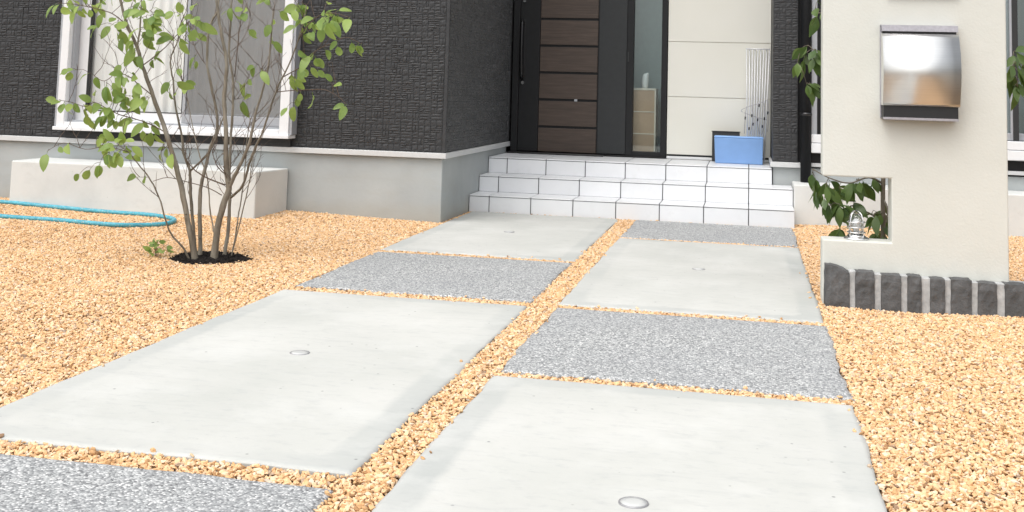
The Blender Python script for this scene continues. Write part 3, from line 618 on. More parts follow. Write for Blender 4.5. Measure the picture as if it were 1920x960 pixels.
# foundations
found = MB().box(-9, -1.95, YF, 1.24, -0.3, 0.405)
part('foundation', found, 'cast', house, bw=0.006)
part('foundation', B(0.170, 6, 0.606, 1.9, -0.3, 0.362), 'cast', house, bw=0.005)
# base trims (drip flashing)
part('base_trim', MB().prism([(-9, -0.770), (-1.922, -0.770), (-1.922, 1.255), (-1.99, 1.255), (-1.99, -0.72), (-9, -0.72)], 2, 0.406, 0.442), 'trim', house, bw=0.003)
part('base_trim', B(0.152, 0.364, 0.568, 1.235, 0.363, 0.400), 'trim', house, bw=0.003)
part('base_trim', B(0.44, 6, 0.572, 0.66, 0.375, 0.402), 'trim', house, bw=0.003)

# window openings: left (x -4.70..-2.985, z .512..2.3), right (x .436..2.5, z .47..2.3)
WL0, WL1, WZ0, WZ1 = -4.70, -2.985, 0.512, 2.25
wall = MB()
wall.box(-9, WL0, -0.745, -0.62, 0.443, H2); wall.box(WL1, -1.945, -0.745, -0.62, 0.443, H2)
wall.box(WL0, WL1, -0.745, -0.62, 0.443, WZ0 + .02); wall.box(WL0, WL1, -0.745, -0.62, WZ1, H2)
front = part('wall', wall, 'siding', house, label='charcoal stone-textured siding beside the wide window')
side = part('wall', B(-2.05, -1.9385, -0.615, 1.33, 0.443, H2), 'siding_fine', house, label='smoother charcoal siding on the side of the entrance recess')
# corner bead
part('corner_trim', B(-1.952, -1.928, -0.764, -0.740, 0.443, H2), 'siding', house, bw=0.003)
# side wall panel joints
for z in (0.885, 1.33, 1.775, 2.22):
    part('panel_joint', B(-1.94, -1.9365, -0.735, 1.24, z, z + 0.004), 'rubber', side)
# right wall with pillar
rw = MB(); rw.box(0.168, 0.345, 0.590, 1.9, 0.402, H2)
pillar = part('pillar', rw, 'siding', house, label='slim charcoal textured pillar right of the porch')
rw2 = MB(); rw2.box(0.346, 0.44, 0.62, 0.74, 0.365, H2); rw2.box(2.52, 6, 0.60, 0.74, 0.403, H2)
rw2.box(0.44, 2.52, 0.60, 0.74, 0.403, 0.474); rw2.box(0.44, 2.52, 0.60, 0.74, 2.25, H2)
part('wall', rw2, 'black', house)

# shell of the rooms so that daylight only enters through the panes
shell = MB(); shell.box(-9, 6, 4.4, 4.5, 0.0, H2); shell.box(-9, -8.9, -0.6, 4.4, 0.0, H2); shell.box(5.9, 6, 0.75, 4.4, 0.0, H2)
shell.box(-9, 6, 1.41, 4.4, 2.45, 2.5); shell.box(-9, -2.06, -0.615, 1.95, 2.45, 2.5); shell.box(0.35, 6, 0.745, 1.95, 2.45, 2.5)
shell.box(-9, 6, 1.36, 4.4, 0.30, 0.345); shell.box(-9, -2.06, -0.615, 1.36, 0.30, 0.40)
part('room_shell', shell, 'room', house)
part('inner_wall', B(-2.2, -2.06, -0.61, 4.4, 0.4, 2.45), 'room', house)
part('inner_wall', B(-1.25, -0.35, 1.68, 1.74, 0.35, 2.45), 'hall', house)
rf = MB(); rf.box(-9.3, -1.92, -1.0, 5.0, H2, H2 + 0.12); rf.box(0.16, 6.3, 0.3, 5.0, H2, H2 + 0.12); rf.box(-1.92, 0.16, 1.29, 5.0, H2, H2 + 0.12)
part('roof', rf, 'black', house)

# ---- relief stones of the siding
def relief_variant(seed):
    """unit piece: x,z in -.5...5, front towards -y with a chiselled face"""
    r = random.Random(seed); m = MB()
    g = [-0.5, -0.17, 0.17, 0.5]
    for z in g:
        for x in g:
            edge = abs(x) > .4 or abs(z) > .4
            m.v.append((x + (0 if edge else r.uniform(-.06, .06)), -(r.uniform(.45, .70) if edge else r.uniform(.75, 1.0)), z + (0 if edge else r.uniform(-.06, .06))))
    for j in range(3):
        for i in range(3):
            a = j * 4 + i; m.f.append((a, a + 1, a + 5, a + 4)); m.s.append(False)
    ring = [0, 1, 2, 3, 7, 11, 15, 14, 13, 12, 8, 4]; b = len(m.v)
    for k in ring: x, y, z = m.v[k]; m.v.append((x, 0.0, z))
    for k in range(12): m.f.append((ring[(k + 1) % 12], ring[k], b + k, b + (k + 1) % 12)); m.s.append(False)
    return m
VARS = [relief_variant(s) for s in range(14)]
VMESH = []
for i, vm in enumerate(VARS):
    me = vm.mesh('siding_stone'); me.materials.append(M['siding']); VMESH.append(me)

def tessellate(x0, x1, z0, z1, cell, r):
    """mosaic of squares, paired strips and long thin courses"""
    out = []; nz = int(round((z1 - z0) / cell)); cz = (z1 - z0) / nz
    nx = max(1, int(round((x1 - x0) / cell))); cx = (x1 - x0) / nx
    for j in range(nz):
        i = 0
        while i < nx:
            X, Z = x0 + i * cx, z0 + j * cz; k = r.random()
            if k < .30 and i + 1 < nx:             # two cells wide: two or three courses
                n = r.choice((2, 3)); hs = [r.uniform(.7, 1.3) for _ in range(n)]; t = sum(hs); z = Z
                for h in hs:
                    hh = h / t * cz; m = r.uniform(.3, .7)
                    if r.random() < .5: out.append((X, X + 2 * cx, z, z + hh))
                    else: out += [(X, X + 2 * cx * m, z, z + hh), (X + 2 * cx * m, X + 2 * cx, z, z + hh)]
                    z += hh
                i += 2; continue
            if k < .62: out.append((X, X + cx, Z, Z + cz))
            elif k < .85:
                m = r.uniform(.35, .65); out += [(X, X + cx, Z, Z + cz * m), (X, X + cx, Z + cz * m, Z + cz)]
            else:
                m = r.uniform(.4, .6); out += [(X, X + cx * m, Z, Z + cz), (X + cx * m, X + cx, Z, Z + cz)]
            i += 1
    return out

def stone_field(pieces, y, parent, r, n_obj, amp=0.0095, gap=0.0020, bias=None):
    """pieces on a wall facing -y; the n_obj largest become parts, the rest one stuff part"""
    order = sorted(range(len(pieces)), key=lambda i: -(pieces[i][1] - pieces[i][0]) * (pieces[i][3] - pieces[i][2]) * (bias(pieces[i]) if bias else 1))
    single = set(order[:n_obj]); rest = MB(); off = origin(parent)
    for i, (a, b, c, d) in enumerate(pieces):
        k = r.randrange(14); w, h = b - a - gap, d - c - gap; dep = amp * r.uniform(.45, 1.0); cx, cz = (a + b) / 2, (c + d) / 2
        if i in single:
            o = bpy.data.objects.new('siding_stone', VMESH[k]); COL.objects.link(o); o.parent = parent
            o.location = (cx - off[0], y - off[1], cz - off[2]); o.scale = (w, dep, h)
        else:
            base = len(rest.v)
            rest.v += [(cx + x * w, y + yy * dep, cz + z * h) for x, yy, z in VARS[k].v]
            rest.f += [tuple(base + q for q in f) for f in VARS[k].f]; rest.s += VARS[k].s
    if rest.v: part('siding_stones', rest, 'siding', parent, kind='stuff')

r = random.Random(11)
ZT = 1.76
pcs = tessellate(-6.4, WL0 - 0.012, 0.448, ZT, 0.041, r) + tessellate(WL1 + 0.012, -1.956, 0.448, ZT, 0.041, r)
stone_field(pcs, -0.7455, front, r, 300, bias=lambda p: 1 if p[0] > -3 else 0.3)
pcs = tessellate(0.169, 0.344, 0.405, ZT, 0.040, r)
stone_field(pcs, 0.5895, pillar, r, 60, amp=0.009)

sp_ = tessellate(-0.735, 1.245, 0.448, ZT, 0.041, r); sw = MB()
for a, b, c_, d in sp_:
    k = r.randrange(14); w, h = b - a - .002, d - c_ - .002; dep = .0075 * r.uniform(.4, 1.0); base = len(sw.v)
    sw.v += [(-1.9384 - yy * dep, (a + b) / 2 + x * w, (c_ + d) / 2 + z * h) for x, yy, z in VARS[k].v]
    sw.f += [tuple(base + q for q in f) for f in VARS[k].f]; sw.s += VARS[k].s
part('siding_stones', sw, 'siding_fine', side, kind='stuff')

# ---- wide window on the left
win = part('window', MB(), 'aluminium', house, label='wide white-framed sliding window with lace curtain behind one sash')
def frame_rect(x0, x1, z0, z1, y0, y1, wl, wr, wb, wt):
    m = MB(); m.box(x0, x0 + wl, y0, y1, z0, z1); m.box(x1 - wr, x1, y0, y1, z0, z1)
    m.box(x0 + wl, x1 - wr, y0, y1, z0, z0 + wb); m.box(x0 + wl, x1 - wr, y0, y1, z1 - wt, z1); return m
part('frame', frame_rect(WL0, WL1, WZ0, WZ1, -0.845, -0.63, 0.058, 0.066, 0.045, 0.06), 'aluminium', win, bw=0.004)
part('sill', B(WL0 - 0.012, WL1 + 0.012, -0.868, -0.74, WZ0 - 0.012, WZ0 + 0.012), 'aluminium', win, bw=0.003)
part('side_cover', B(WL1 + 0.0005, WL1 + 0.020, -0.835, -0.62, WZ0 + 0.013, WZ1), 'alu_grey', win, bw=0.002)
part('side_cover', B(WL0 - 0.020, WL0 - 0.0005, -0.835, -0.62, WZ0 + 0.013, WZ1), 'alu_grey', win, bw=0.002)
XM = -3.80
part('sash', frame_rect(WL0 + 0.062, XM + 0.03, WZ0 + 0.048, WZ1 - 0.06, -0.735, -0.70, 0.085, 0.045, 0.075, 0.06), 'aluminium', win, bw=0.003)
part('sash', frame_rect(XM - 0.03, WL1 - 0.068, WZ0 + 0.048, WZ1 - 0.06, -0.695, -0.66, 0.045, 0.06, 0.085, 0.06), 'aluminium', win, bw=0.003)
part('gasket', frame_rect(WL0 + 0.147, XM - 0.015, WZ0 + 0.123, WZ1 - 0.12, -0.7365, -0.7005, 0.012, 0.006, 0.006, 0.01), 'rubber', win)
part('pane', B(WL0 + 0.14, XM - 0.01, -0.721, -0.716, WZ0 + 0.12, WZ1 - 0.115), 'glass', win)
part('pane', B(XM + 0.01, WL1 - 0.12, -0.682, -0.677, WZ0 + 0.13, WZ1 - 0.115), 'glass', win)
part('frame_track', B(WL0 + 0.059, WL0 + 0.075, -0.80, -0.745, WZ0 + 0.046, WZ1 - 0.06), 'alu_grey', win)
part('frame_track', B(WL0 + 0.08, WL1 - 0.07, -0.80, -0.79, WZ0 + 0.0455, WZ0 + 0.058), 'alu_grey', win)
part('screen_frame', frame_rect(XM + 0.005, WL1 - 0.070, WZ0 + 0.06, WZ1 - 0.065, -0.775, -0.752, 0.022, 0.02, 0.06, 0.03), 'alu_grey', win, bw=0.002)
part('insect_screen', B(XM + 0.02, WL1 - 0.085, -0.764, -0.763, WZ0 + 0.11, WZ1 - 0.09), 'screen', win, label='grey insect screen over the right half of the window')
part('drip_flashing', B(WL0 + 0.03, WL1 - 0.01, -0.775, -0.746, 0.446, 0.499), 'rubber', win)  # black strip painting in the shade on the siding below the sill

def curtain(name, x0, x1, z0, z1, y, amp, n, mat, label, seed):
    r = random.Random(seed); m = MB(); cols = n * 10; ph = [r.uniform(0, 6.3) for _ in range(3)]
    for j in range(9):
        z = z0 + (z1 - z0) * j / 8
        for i in range(cols + 1):
            t = i / cols; k = 0.6 + 0.4 * math.sin(t * 9 + ph[0])
            yy = y + amp * k * math.sin(t * n * 6.283 + 0.6 * math.sin(t * 13 + ph[1])) + 0.004 * math.sin(z * 5 + t * 20)
            m.v.append((x0 + (x1 - x0) * t, yy, z))
    for j in range(8):
        for i in range(cols):
            a = j * (cols + 1) + i; m.f.append((a, a + 1, a + cols + 2, a + cols + 1)); m.s.append(True)
    o = solo(name, m, mat, ((x0 + x1) / 2, y, z0), label, 'curtain')
    return o
curtain('curtain', -4.60, -3.74, 0.50, 2.2, -0.668, 0.013, 11, 'curtain', 'white lace curtain behind the left half of the wide window', 3)
curtain('curtain', -3.83, -3.04, 0.50, 2.2, -0.61, 0.018, 9, 'curtain', 'dim curtain behind the insect screen in the wide window', 5)

# ---- window on the right, behind the gate wall
win2 = part('window', MB(), 'aluminium', house, label='tall grey-framed window behind the gate wall')
part('frame', frame_rect(0.438, 2.52, 0.474, 2.25, 0.545, 0.66, 0.040, 0.05, 0.135, 0.06), 'alu_grey', win2, bw=0.003)
part('sill', B(0.436, 2.53, 0.525, 0.60, 0.478, 0.545), 'aluminium', win2, bw=0.004)
part('sill_rail', B(0.437, 2.528, 0.535, 0.60, 0.549, 0.608), 'aluminium', win2, bw=0.004)
part('sash', frame_rect(0.505, 1.83, 0.612, 2.2, 0.565, 0.60, 0.03, 0.045, 0.05, 0.05), 'alu_grey', win2, bw=0.003)
part('sash', frame_rect(1.75, 2.46, 0.612, 2.2, 0.605, 0.64, 0.045, 0.045, 0.05, 0.05), 'alu_grey', win2, bw=0.003)
part('gasket', B(0.480, 0.503, 0.60, 0.61, 0.612, 2.2), 'rubber', win2)
part('gasket', B(1.80, 1.838, 0.560, 0.5645, 0.612, 2.2), 'rubber', win2)
part('pane', B(0.532, 1.79, 0.580, 0.585, 0.66, 2.15), 'glass_grey', win2)
part('pane', B(1.79, 2.42, 0.620, 0.625, 0.66, 2.15), 'glass_grey', win2)
curtain('curtain', 0.46, 2.50, 0.45, 2.2, 0.78, 0.022, 16, 'curtain_grey', 'grey curtain in the window behind the gate wall', 8)
# low concrete kerb in front of the right wall
solo('concrete_step', B(0.306, 2.6, 0.25, 0.604, -0.1, 0.266), 'pale', (1.45, 0.43, 0), 'long low concrete step along the wall behind the gate wall', 'concrete step', bw=0.008)

# ---- entrance wall: cream panels
cw = part('wall', B(-0.645, 0.166, 1.292, 1.36, 0.345, H2), 'cab_edge', house, label='cream panelled wall between the front door and the pillar')
zs = [0.388, 0.848, 1.290, 1.732, 2.174, 2.616, 3.058, 3.5]
for a, b in zip(zs[:-1], zs[1:]):
    part('panel', B(-0.644, 0.1655, 1.278, 1.2915, a + 0.002, b - 0.0015), 'cream', cw, bw=0.002)
part('shadow_gap', B(-0.6435, 0.165, 1.284, 1.2905, 0.3745, 0.3895), 'rubber', cw)
part('baseboard', B(-0.644, 0.1655, 1.268, 1.29, 0.353, 0.374), 'white', cw, bw=0.002)
part('wall', B(-1.93, -0.646, 1.292, 1.40, 2.283, H2), 'cream', house)

# ---- front door with sidelight
door = part('door', MB(), 'black', house, label='black front door with walnut planks and a narrow glass sidelight')
DX0, DX1, DT = -1.922, -0.650, 2.28
fr = MB(); fr.box(DX0, DX0 + 0.055, 1.262, 1.36, 0.366, DT); fr.box(DX1 - 0.045, DX1, 1.262, 1.36, 0.366, DT)
fr.box(DX0 + 0.055, DX1 - 0.045, 1.262, 1.36, DT - 0.05, DT); fr.box(-0.975, -0.922, 1.266, 1.36, 0.366, DT - 0.05)
fr.box(-0.922, DX1 - 0.045, 1.264, 1.36, 0.366, 0.400)
part('door_frame', fr, 'black', door, bw=0.003)
part('threshold', B(-1.93, -1.14, 1.17, 1.36, 0.3535, 0.3655), 'black_gloss', door, bw=0.003)
part('threshold', B(-1.139, -0.651, 1.25, 1.36, 0.3535, 0.3655), 'black', door, bw=0.003)
leaf = MB(); leaf.box(-1.865, -1.698, 1.276, 1.33, 0.372, DT - 0.052); leaf.box(-1.698, -1.212, 1.292, 1.33, 0.372, DT - 0.052)
part('door_leaf', leaf, 'black', door, bw=0.002)
part('door_stile', B(-1.2115, -0.976, 1.274, 1.33, 0.372, DT - 0.052), 'door_stile', door, bw=0.003)
part('plank_edge', B(-1.2118, -1.203, 1.270, 1.2735, 0.372, DT - 0.052), 'black', door)
pz_ = [0.372] + [0.573 + 0.2215 * i for i in range(8)]
for i in range(8):
    a, b = pz_[i] + (0.010 if i else 0), pz_[i + 1] - 0.010
    part('plank', B(-1.695, -1.215, 1.279, 1.294, a, min(b, DT - .06)), 'walnut', door, bw=0.002)
part('lock_plate', B(-1.400, -1.376, 1.2745, 1.2785, 0.786, 0.804), 'alu_grey', door)
hd = MB(); hd.tube([(-1.842, 1.274, 1.42), (-1.842, 1.232, 1.44), (-1.842, 1.222, 1.40), (-1.842, 1.218, 1.20), (-1.838, 1.222, 1.02), (-1.838, 1.235, 0.965), (-1.838, 1.274, 0.985)], [.011, .011, .011, .011, .013, .014, .011], 10)
hobj = part('handle', hd, 'black_gloss', door)
part('handle_plate', B(-1.858, -1.822, 1.270, 1.2755, 0.955, 1.45), 'black_gloss', door, bw=0.003)
for z in (0.928, 1.605):
    k = MB(); 
    for a in range(1): k.tube([(-1.834, 1.276, z), (-1.834, 1.262, z)], .0125, 16)
    part('lock_cylinder', k, 'chrome', door)
part('sidelight_pane', B(-0.921, -0.696, 1.302, 1.308, 0.401, DT - 0.051), 'glass_grey', door)
part('sidelight_latch', B(-0.969, -0.958, 1.255, 1.2655, 1.12, 1.20), 'door_stile', door)

# ---- black downpipe
dp = MB(); dp.tube([(0.399, 0.53, 0.268), (0.399, 0.53, 3.2)], 0.037, 20)
pipe = thing('downpipe', (0.399, 0.53, 0.268), 'black downpipe between the charcoal pillar and the window', 'downpipe')
part('pipe', dp, 'pipe', pipe)
for z in (0.74, 1.75):
    k = MB().lathe([(0.0375, 0), (0.042, 0), (0.042, .022), (0.0375, .022)], (0.399, 0.53, z), 20, closed=True)
    part('bracket', k, 'black_gloss', pipe)

# ================================================================== ENTRANCE STEPS
steps = thing('entrance_steps', (-0.82, 0.0, 0), 'three white tiled steps leading up to the front door', 'steps')
RY, RZ = [0.0, 0.2919, 0.5839], [0.1154, 0.2335, 0.3517]
TT = 0.008                                  # tile thickness
SX0, SX1 = -1.944, 0.3015
core = MB()
core.prism([(RY[0] + TT - .003, -0.1), (RY[0] + TT - .003, RZ[0] - TT + .003), (RY[1] + TT - .003, RZ[0] - TT + .003), (RY[1] + TT - .003, RZ[1] - TT + .003), (RY[2] + .02, RZ[1] - TT + .003), (RY[2] + .02, -0.1)], 0, SX0 + .001, SX1 - .004)
core.box(SX0 + .001, 0.160, RY[2] + TT - .003, 1.36, -0.1, RZ[2] - TT + .003)
part('core', core, 'grout', steps)
J = 0.0034                                  # half joint
def tile_edges(x1):
    xs = [SX0] + [-1.8 + 0.3 * k for k in range(8)]
    xs = [x for x in xs if x < x1 - 0.02] + [x1]
    return list(zip(xs[:-1], xs[1:]))
for k in range(3):
    x1 = SX1 if k < 2 else 0.164
    zb = -0.05 if k == 0 else RZ[k - 1] + 0.001
    yb = RY[k + 1] if k < 2 else 0.885
    for a, b in tile_edges(x1):
        aa, bb = a + (J if a > SX0 else 0), b - (J if b < x1 else 0)
        part('riser_tile', B(aa, bb, RY[k], RY[k] + TT, zb, RZ[k] - TT - 0.0045), 'tile', steps, bw=0.0012)
        part('tread_tile', B(aa, bb, RY[k] - 0.002, yb - (0.0 if k < 2 else J), RZ[k] - TT, RZ[k]), 'tile', steps, bw=0.0018)
for y0, y1 in ((0.885, 1.185), (1.185, 1.25)):
    for a, b in tile_edges(0.164):
        part('tread_tile', B(a + (J if a > SX0 else 0), b - (J if b < .164 else 0), y0 + J, y1 - J, RZ[2] - TT, RZ[2]), 'tile', steps, bw=0.0012)
for k in range(2):
    part('riser_tile', B(SX1 - .0035, SX1, RY[k] + TT + .001, 0.58, (-0.05 if k == 0 else RZ[0] + .001), RZ[k] - TT - .0045), 'tile', steps, bw=0.001)

# ================================================================== THINGS
# concrete step block under the wide window
cb = MB().prism([(-4.815, -1.14), (-3.062, -1.14), (-3.010, -0.748), (-4.815, -0.748)], 2, -0.1, 0.300)
solo('concrete_step', cb, 'pale', (-3.93, -0.95, 0), 'pale concrete step block under the wide window', 'concrete step', bw=0.008)

# ---- recessed path lights
def ground_light(x, y, label):
    t = thing('ground_light', (x, y, 0), label, 'light', 'round lights set into the path slabs')
    part('ring', MB().lathe([(0.0285, -0.01), (0.0285, .0024), (0.0292, .0028), (0.0312, .0026), (0.0325, .001), (0.0325, -0.01)], (x, y, 0), 36, closed=True), 'light_ring', t)
    part('lens', MB().lathe([(0.0, .0036), (0.015, .0034), (0.0283, .0024), (0.0283, -0.008), (0, -0.008)], (x, y, 0), 32), 'lens', t)
ground_light(-1.417, -4.378, 'round recessed light in the large pale slab on the left lane')
ground_light(-0.245, -2.094, 'round recessed light in the slab before the gate wall, right lane')
ground_light(-1.430, -1.051, 'round recessed light in the slab nearest the steps')
ground_light(-0.244, -5.402, 'round recessed light in the nearest slab at the bottom edge')

# ---- gate wall with notch
GY0, GY1 = -2.780, -2.650
gx0, gx1, gz = 0.306, 1.058, 1.62
outline = [(gx0, -0.2), (gx1, -0.2), (gx1, gz), (gx0, gz), (gx0, 0.531), (0.591, 0.531), (0.591, 0.261), (gx0, 0.261)]
# split into convex blocks so that the faces shade cleanly; one closed skin
gm = MB(); P2 = outline; n = len(P2)
for y in (GY0, GY1): gm.v += [(p[0], y, p[1]) for p in P2]
gm.v += [(0.591, GY0, -0.2), (0.591, GY0, gz), (0.591, GY1, -0.2), (0.591, GY1, gz)]
c = 2 * n
fr_ = [(0, c, 6, 7), (c, 1, 2, c + 1, 5, 6), (5, c + 1, 3, 4)]
for f in fr_: gm.f.append(f)
bk = lambda i: i + n if i < n else i + 2
for f in fr_: gm.f.append(tuple(bk(i) for i in reversed(f)))
sides = [[0, c], [c, 1], [1, 2], [2, c + 1], [c + 1, 3], [3, 4], [4, 5], [5, 6], [6, 7], [7, 0]]
for a, b in sides: gm.f.append((b, a, bk(a), bk(b)))
gm.s = [False] * len(gm.f)
gate = thing('gate_wall', (0.68, -2.715, 0), 'cream rendered gate wall with a square notch and a mailbox on it', 'wall')
part('render', gm, 'render', gate, bw=0.006)

# nameplate whose lower edge just tops the frame
np_ = thing('nameplate', (0.72, GY0, 1.318), 'nameplate on the gate wall at the top edge of the picture', 'nameplate')
part('plate', B(0.572, 0.866, GY0 - 0.020, GY0 - 0.006, 1.318, 1.45), 'alu_grey', np_, bw=0.002)
part('standoff', B(0.60, 0.615, GY0 - 0.006, GY0 + 0.001, 1.34, 1.43), 'zinc', np_)
part('standoff', B(0.82, 0.835, GY0 - 0.006, GY0 + 0.001, 1.34, 1.43), 'zinc', np_)

# ---- stainless mailbox
mbx0, mbx1 = 0.544, 0.858
mz0, mz1 = 0.782, 1.190
box = thing('mailbox', (0.70, GY0, mz0), 'curved stainless steel mailbox on the cream gate wall', 'mailbox')
yb = GY0 - 0.001
part('back_box', B(mbx0 + .006, mbx1 - .008, yb - 0.040, yb, mz0 + .012, mz1 - .012), 'black_gloss', box)
part('back_plate', B(mbx0, mbx1, yb - 0.006, yb, mz0 + .006, mz1), 'zinc', box, bw=0.001)
part('top_flap', MB().prism([(yb - .006, mz1), (yb - .050, mz1 - .004), (yb - .052, mz1 - .030), (yb - .046, mz1 - .030), (yb - .044, mz1 - .008), (yb - .006, mz1 - .004)], 0, mbx0 + .002, mbx1 - .002), 'zinc', box)
# curved cover: outline in (y, z), swept along x
prof = []
z_top, z_bot = mz1 - 0.042, mz0 + 0.062
for i in range(25):
    t = i / 24; z = z_top + (z_bot - z_top) * t
    dep = 0.050 + 0.064 * math.sin(min(1.0, 0.05 + t / 0.56) * math.pi / 2) ** 0.9 if t < 0.53 else 0.114 - 0.036 * ((t - 0.53) / 0.47) ** 1.5
    prof.append((yb - dep, z))
cover = MB(); th = 0.0016
nn = len(prof)
for x in (mbx0 + .003, mbx1 - .001):
    for y, z in prof: cover.v.append((x, y, z))
for i in range(nn - 1): cover.f.append((i, nn + i, nn + i + 1, i + 1)); cover.s.append(True)
co = part('cover', cover, 'steel', box)
sm = co.modifiers.new('solid', 'SOLIDIFY'); sm.thickness = th; sm.offset = -1
# side cheeks
for xa, xb in ((mbx0 + .0035, mbx0 + .0055), (mbx1 - .0055, mbx1 - .0035)):
    poly = [(yb - .004, z_top + .01)] + [(y + .003, z) for y, z in prof] + [(yb - .004, z_bot)]
    part('side_cheek', MB().prism(poly, 0, xa, xb), 'steel', box)
part('lower_tray', MB().prism([(yb - .004, z_bot + .02), (prof[-1][0] + .012, z_bot + .02), (prof[-1][0] + .010, mz0 + .006), (yb - .004, mz0)], 0, mbx0 + .006, mbx1 - .006), 'black_gloss', box, bw=0.003)
part('tray_lip', B(mbx0 + .006, mbx1 - .006, prof[-1][0] + .004, prof[-1][0] + .012, mz0 + .002, mz0 + .012), 'zinc', box)
lk = MB(); i = 5; lk.tube([(0.700, prof[i][0] + .001, prof[i][1]), (0.700, prof[i][0] - .003, prof[i][1] + .002)], .0055, 14)
part('keyhole', lk, 'zinc', box)

# ---- dark split-stone edging
edge = thing('stone_edging', (0.72, -2.83, 0), 'row of dark split stones with pale mortar at the foot of the gate wall', 'stone edging')
BL = [(0.311, 0.416, 0.168), (0.433, 0.517, 0.147), (0.537, 0.623, 0.140), (0.642, 0.704, 0.142), (0.731, 0.796, 0.136), (0.813, 0.900, 0.139), (0.918, 0.998, 0.130), (1.022, 1.110, 0.132)]
def split_stone(cx, cy, w, d, h, rot, seed, high_left=False):
    r = random.Random(seed); m = MB(); nx, ny, nz = 4, 3, 6
    idx = {}
    def P(i, j, k):
        x, y, z = (i / nx - .5) * w, (j / ny - .5) * d, k / nz * (h + .06) - .06
        e = (i in (0, nx)) + (j in (0, ny)) + (k in (0, nz))
        if k == nz and high_left: z -= (0.0 if i < 2 else 0.006 * (i - 1) ** 1.4)
        inset = 0.004 if e >= 2 else 0
        x *= 1 - inset / (w / 2); y *= 1 - inset / (d / 2)
        if k == nz and e >= 2: z -= 0.004
        jx = 0.0014
        x += r.uniform(-jx, jx); y += r.uniform(-jx, jx) * (1.6 if j == 0 else 1); z += r.uniform(-.0015, .0015) if k == nz else 0
        return (cx + x * math.cos(rot) - y * math.sin(rot), cy + x * math.sin(rot) + y * math.cos(rot), z)
    def V(i, j, k):
        if (i, j, k) not in idx: idx[(i, j, k)] = len(m.v); m.v.append(P(i, j, k))
        return idx[(i, j, k)]
    def F(*q): m.f.append(tuple(V(*p) for p in q)); m.s.append(False)
    for i in range(nx):
        for k in range(nz):
            F((i, 0, k), (i + 1, 0, k), (i + 1, 0, k + 1), (i, 0, k + 1)); F((i + 1, ny, k), (i, ny, k), (i, ny, k + 1), (i + 1, ny, k + 1))
        for j in range(ny): F((i, j, nz), (i + 1, j, nz), (i + 1, j + 1, nz), (i, j + 1, nz))
    for j in range(ny):
        for k in range(nz):
            F((0, j + 1, k), (0, j, k), (0, j, k + 1), (0, j + 1, k + 1)); F((nx, j, k), (nx, j + 1, k), (nx, j + 1, k + 1), (nx, j, k + 1))
    return m
for i, (a, b, h) in enumerate(BL):
    part('stone_block', split_stone((a + b) / 2, -2.822, b - a, 0.078, h, 0.0, 40 + i, i == 0), 'stone', edge)
mo = MB()
for (a, b, h), (a2, b2, h2) in zip(BL[:-1], BL[1:]):
    mo.box(b - .006, a2 + .006, -2.848, -2.786, -0.05, min(h, h2) - 0.004)
part('mortar', mo, 'mortar', edge, bw=0.003)
# the row turns back round the end of the wall
arc = [(1.160, -2.800, 0.5), (1.215, -2.735, 1.05), (1.235, -2.650, 1.5), (1.222, -2.560, 1.75)]
for i, (x, y, a) in enumerate(arc):
    part('stone_block', split_stone(x, y, 0.075, 0.07, 0.130 + .004 * (i % 2), a, 60 + i), 'stone', edge)
part('mortar', MB().prism([(1.058, -2.775), (1.10, -2.775), (1.17, -2.70), (1.185, -2.60), (1.058, -2.60)], 2, -0.05, 0.108), 'mortar', edge, bw=0.004)

# ---- caged glass lamp in the notch
lx, ly, lz = 0.452, -2.715, 0.261
lamp = thing('caged_lamp', (lx, ly, lz), 'small clear glass dome lamp in a metal cage standing in the wall notch', 'lamp')
part('base', MB().lathe([(0, 0), (.052, 0), (.054, .004), (.050, .009), (.040, .011), (.038, .016), (.034, .020), (0, .020)], (lx, ly, lz + .0005), 32), 'chrome', lamp)
gp = [(.030, .020), (.031, .05), (.031, .075), (.027, .095), (.018, .108), (.006, .113), (0, .1135)]
gi_ = [(0, .111), (.005, .1105), (.0165, .106), (.0250, .094), (.029, .075), (.029, .05), (.028, .020)]
part('glass_dome', MB().lathe(gp + gi_, (lx, ly, lz), 28), 'clear', lamp)
part('bulb', MB().lathe([(0, .02), (.012, .022), (.012, .045), (.017, .055), (.019, .068), (.014, .082), (.005, .088), (0, .089)], (lx, ly, lz), 20), 'white', lamp)
for z in (.030, .052, .074):
    pts = [(lx + .037 * math.cos(a), ly + .037 * math.sin(a), lz + z) for a in np.linspace(0, 2 * math.pi, 33)]
    part('cage_ring', MB().tube(pts, .0026, 8, caps=False), 'chrome', lamp)
for k in range(4):
    a = math.pi / 4 + k * math.pi / 2
    pts = [(lx + rr_ * math.cos(a), ly + rr_ * math.sin(a), lz + z) for rr_, z in ((.041, .008), (.038, .03), (.037, .06), (.036, .085), (.029, .107), (.015, .119), (0.0, .122))]
    part('cage_bar', MB().tube(pts, .0024, 8), 'chrome', lamp)

# ---- hose
hp = [(-6.6, -0.90, .012), (-5.8, -0.98, .012), (-4.886, -1.129, .014), (-4.45, -1.165, .012), (-4.036, -1.232, .013), (-3.70, -1.315, .012), (-3.50, -1.405, .013), (-3.419, -1.501, .014), (-3.43, -1.620, .012), (-3.53, -1.745, .013), (-3.673, -1.823, .014), (-4.0, -1.80, .012), (-4.481, -1.690, .013), (-5.2, -1.55, .012), (-6.0, -1.50, .012), (-6.6, -1.42, .012)]
hp = [(x, y, float(gravel_h(np.array(x), np.array(y))) + z - 0.006) for x, y, z in hp]
solo('garden_hose', MB().tube(spline(hp, 10), .0135, 12), 'hose', (-3.6, -1.5, 0), 'turquoise garden hose looped on the gravel by the concrete block', 'hose')

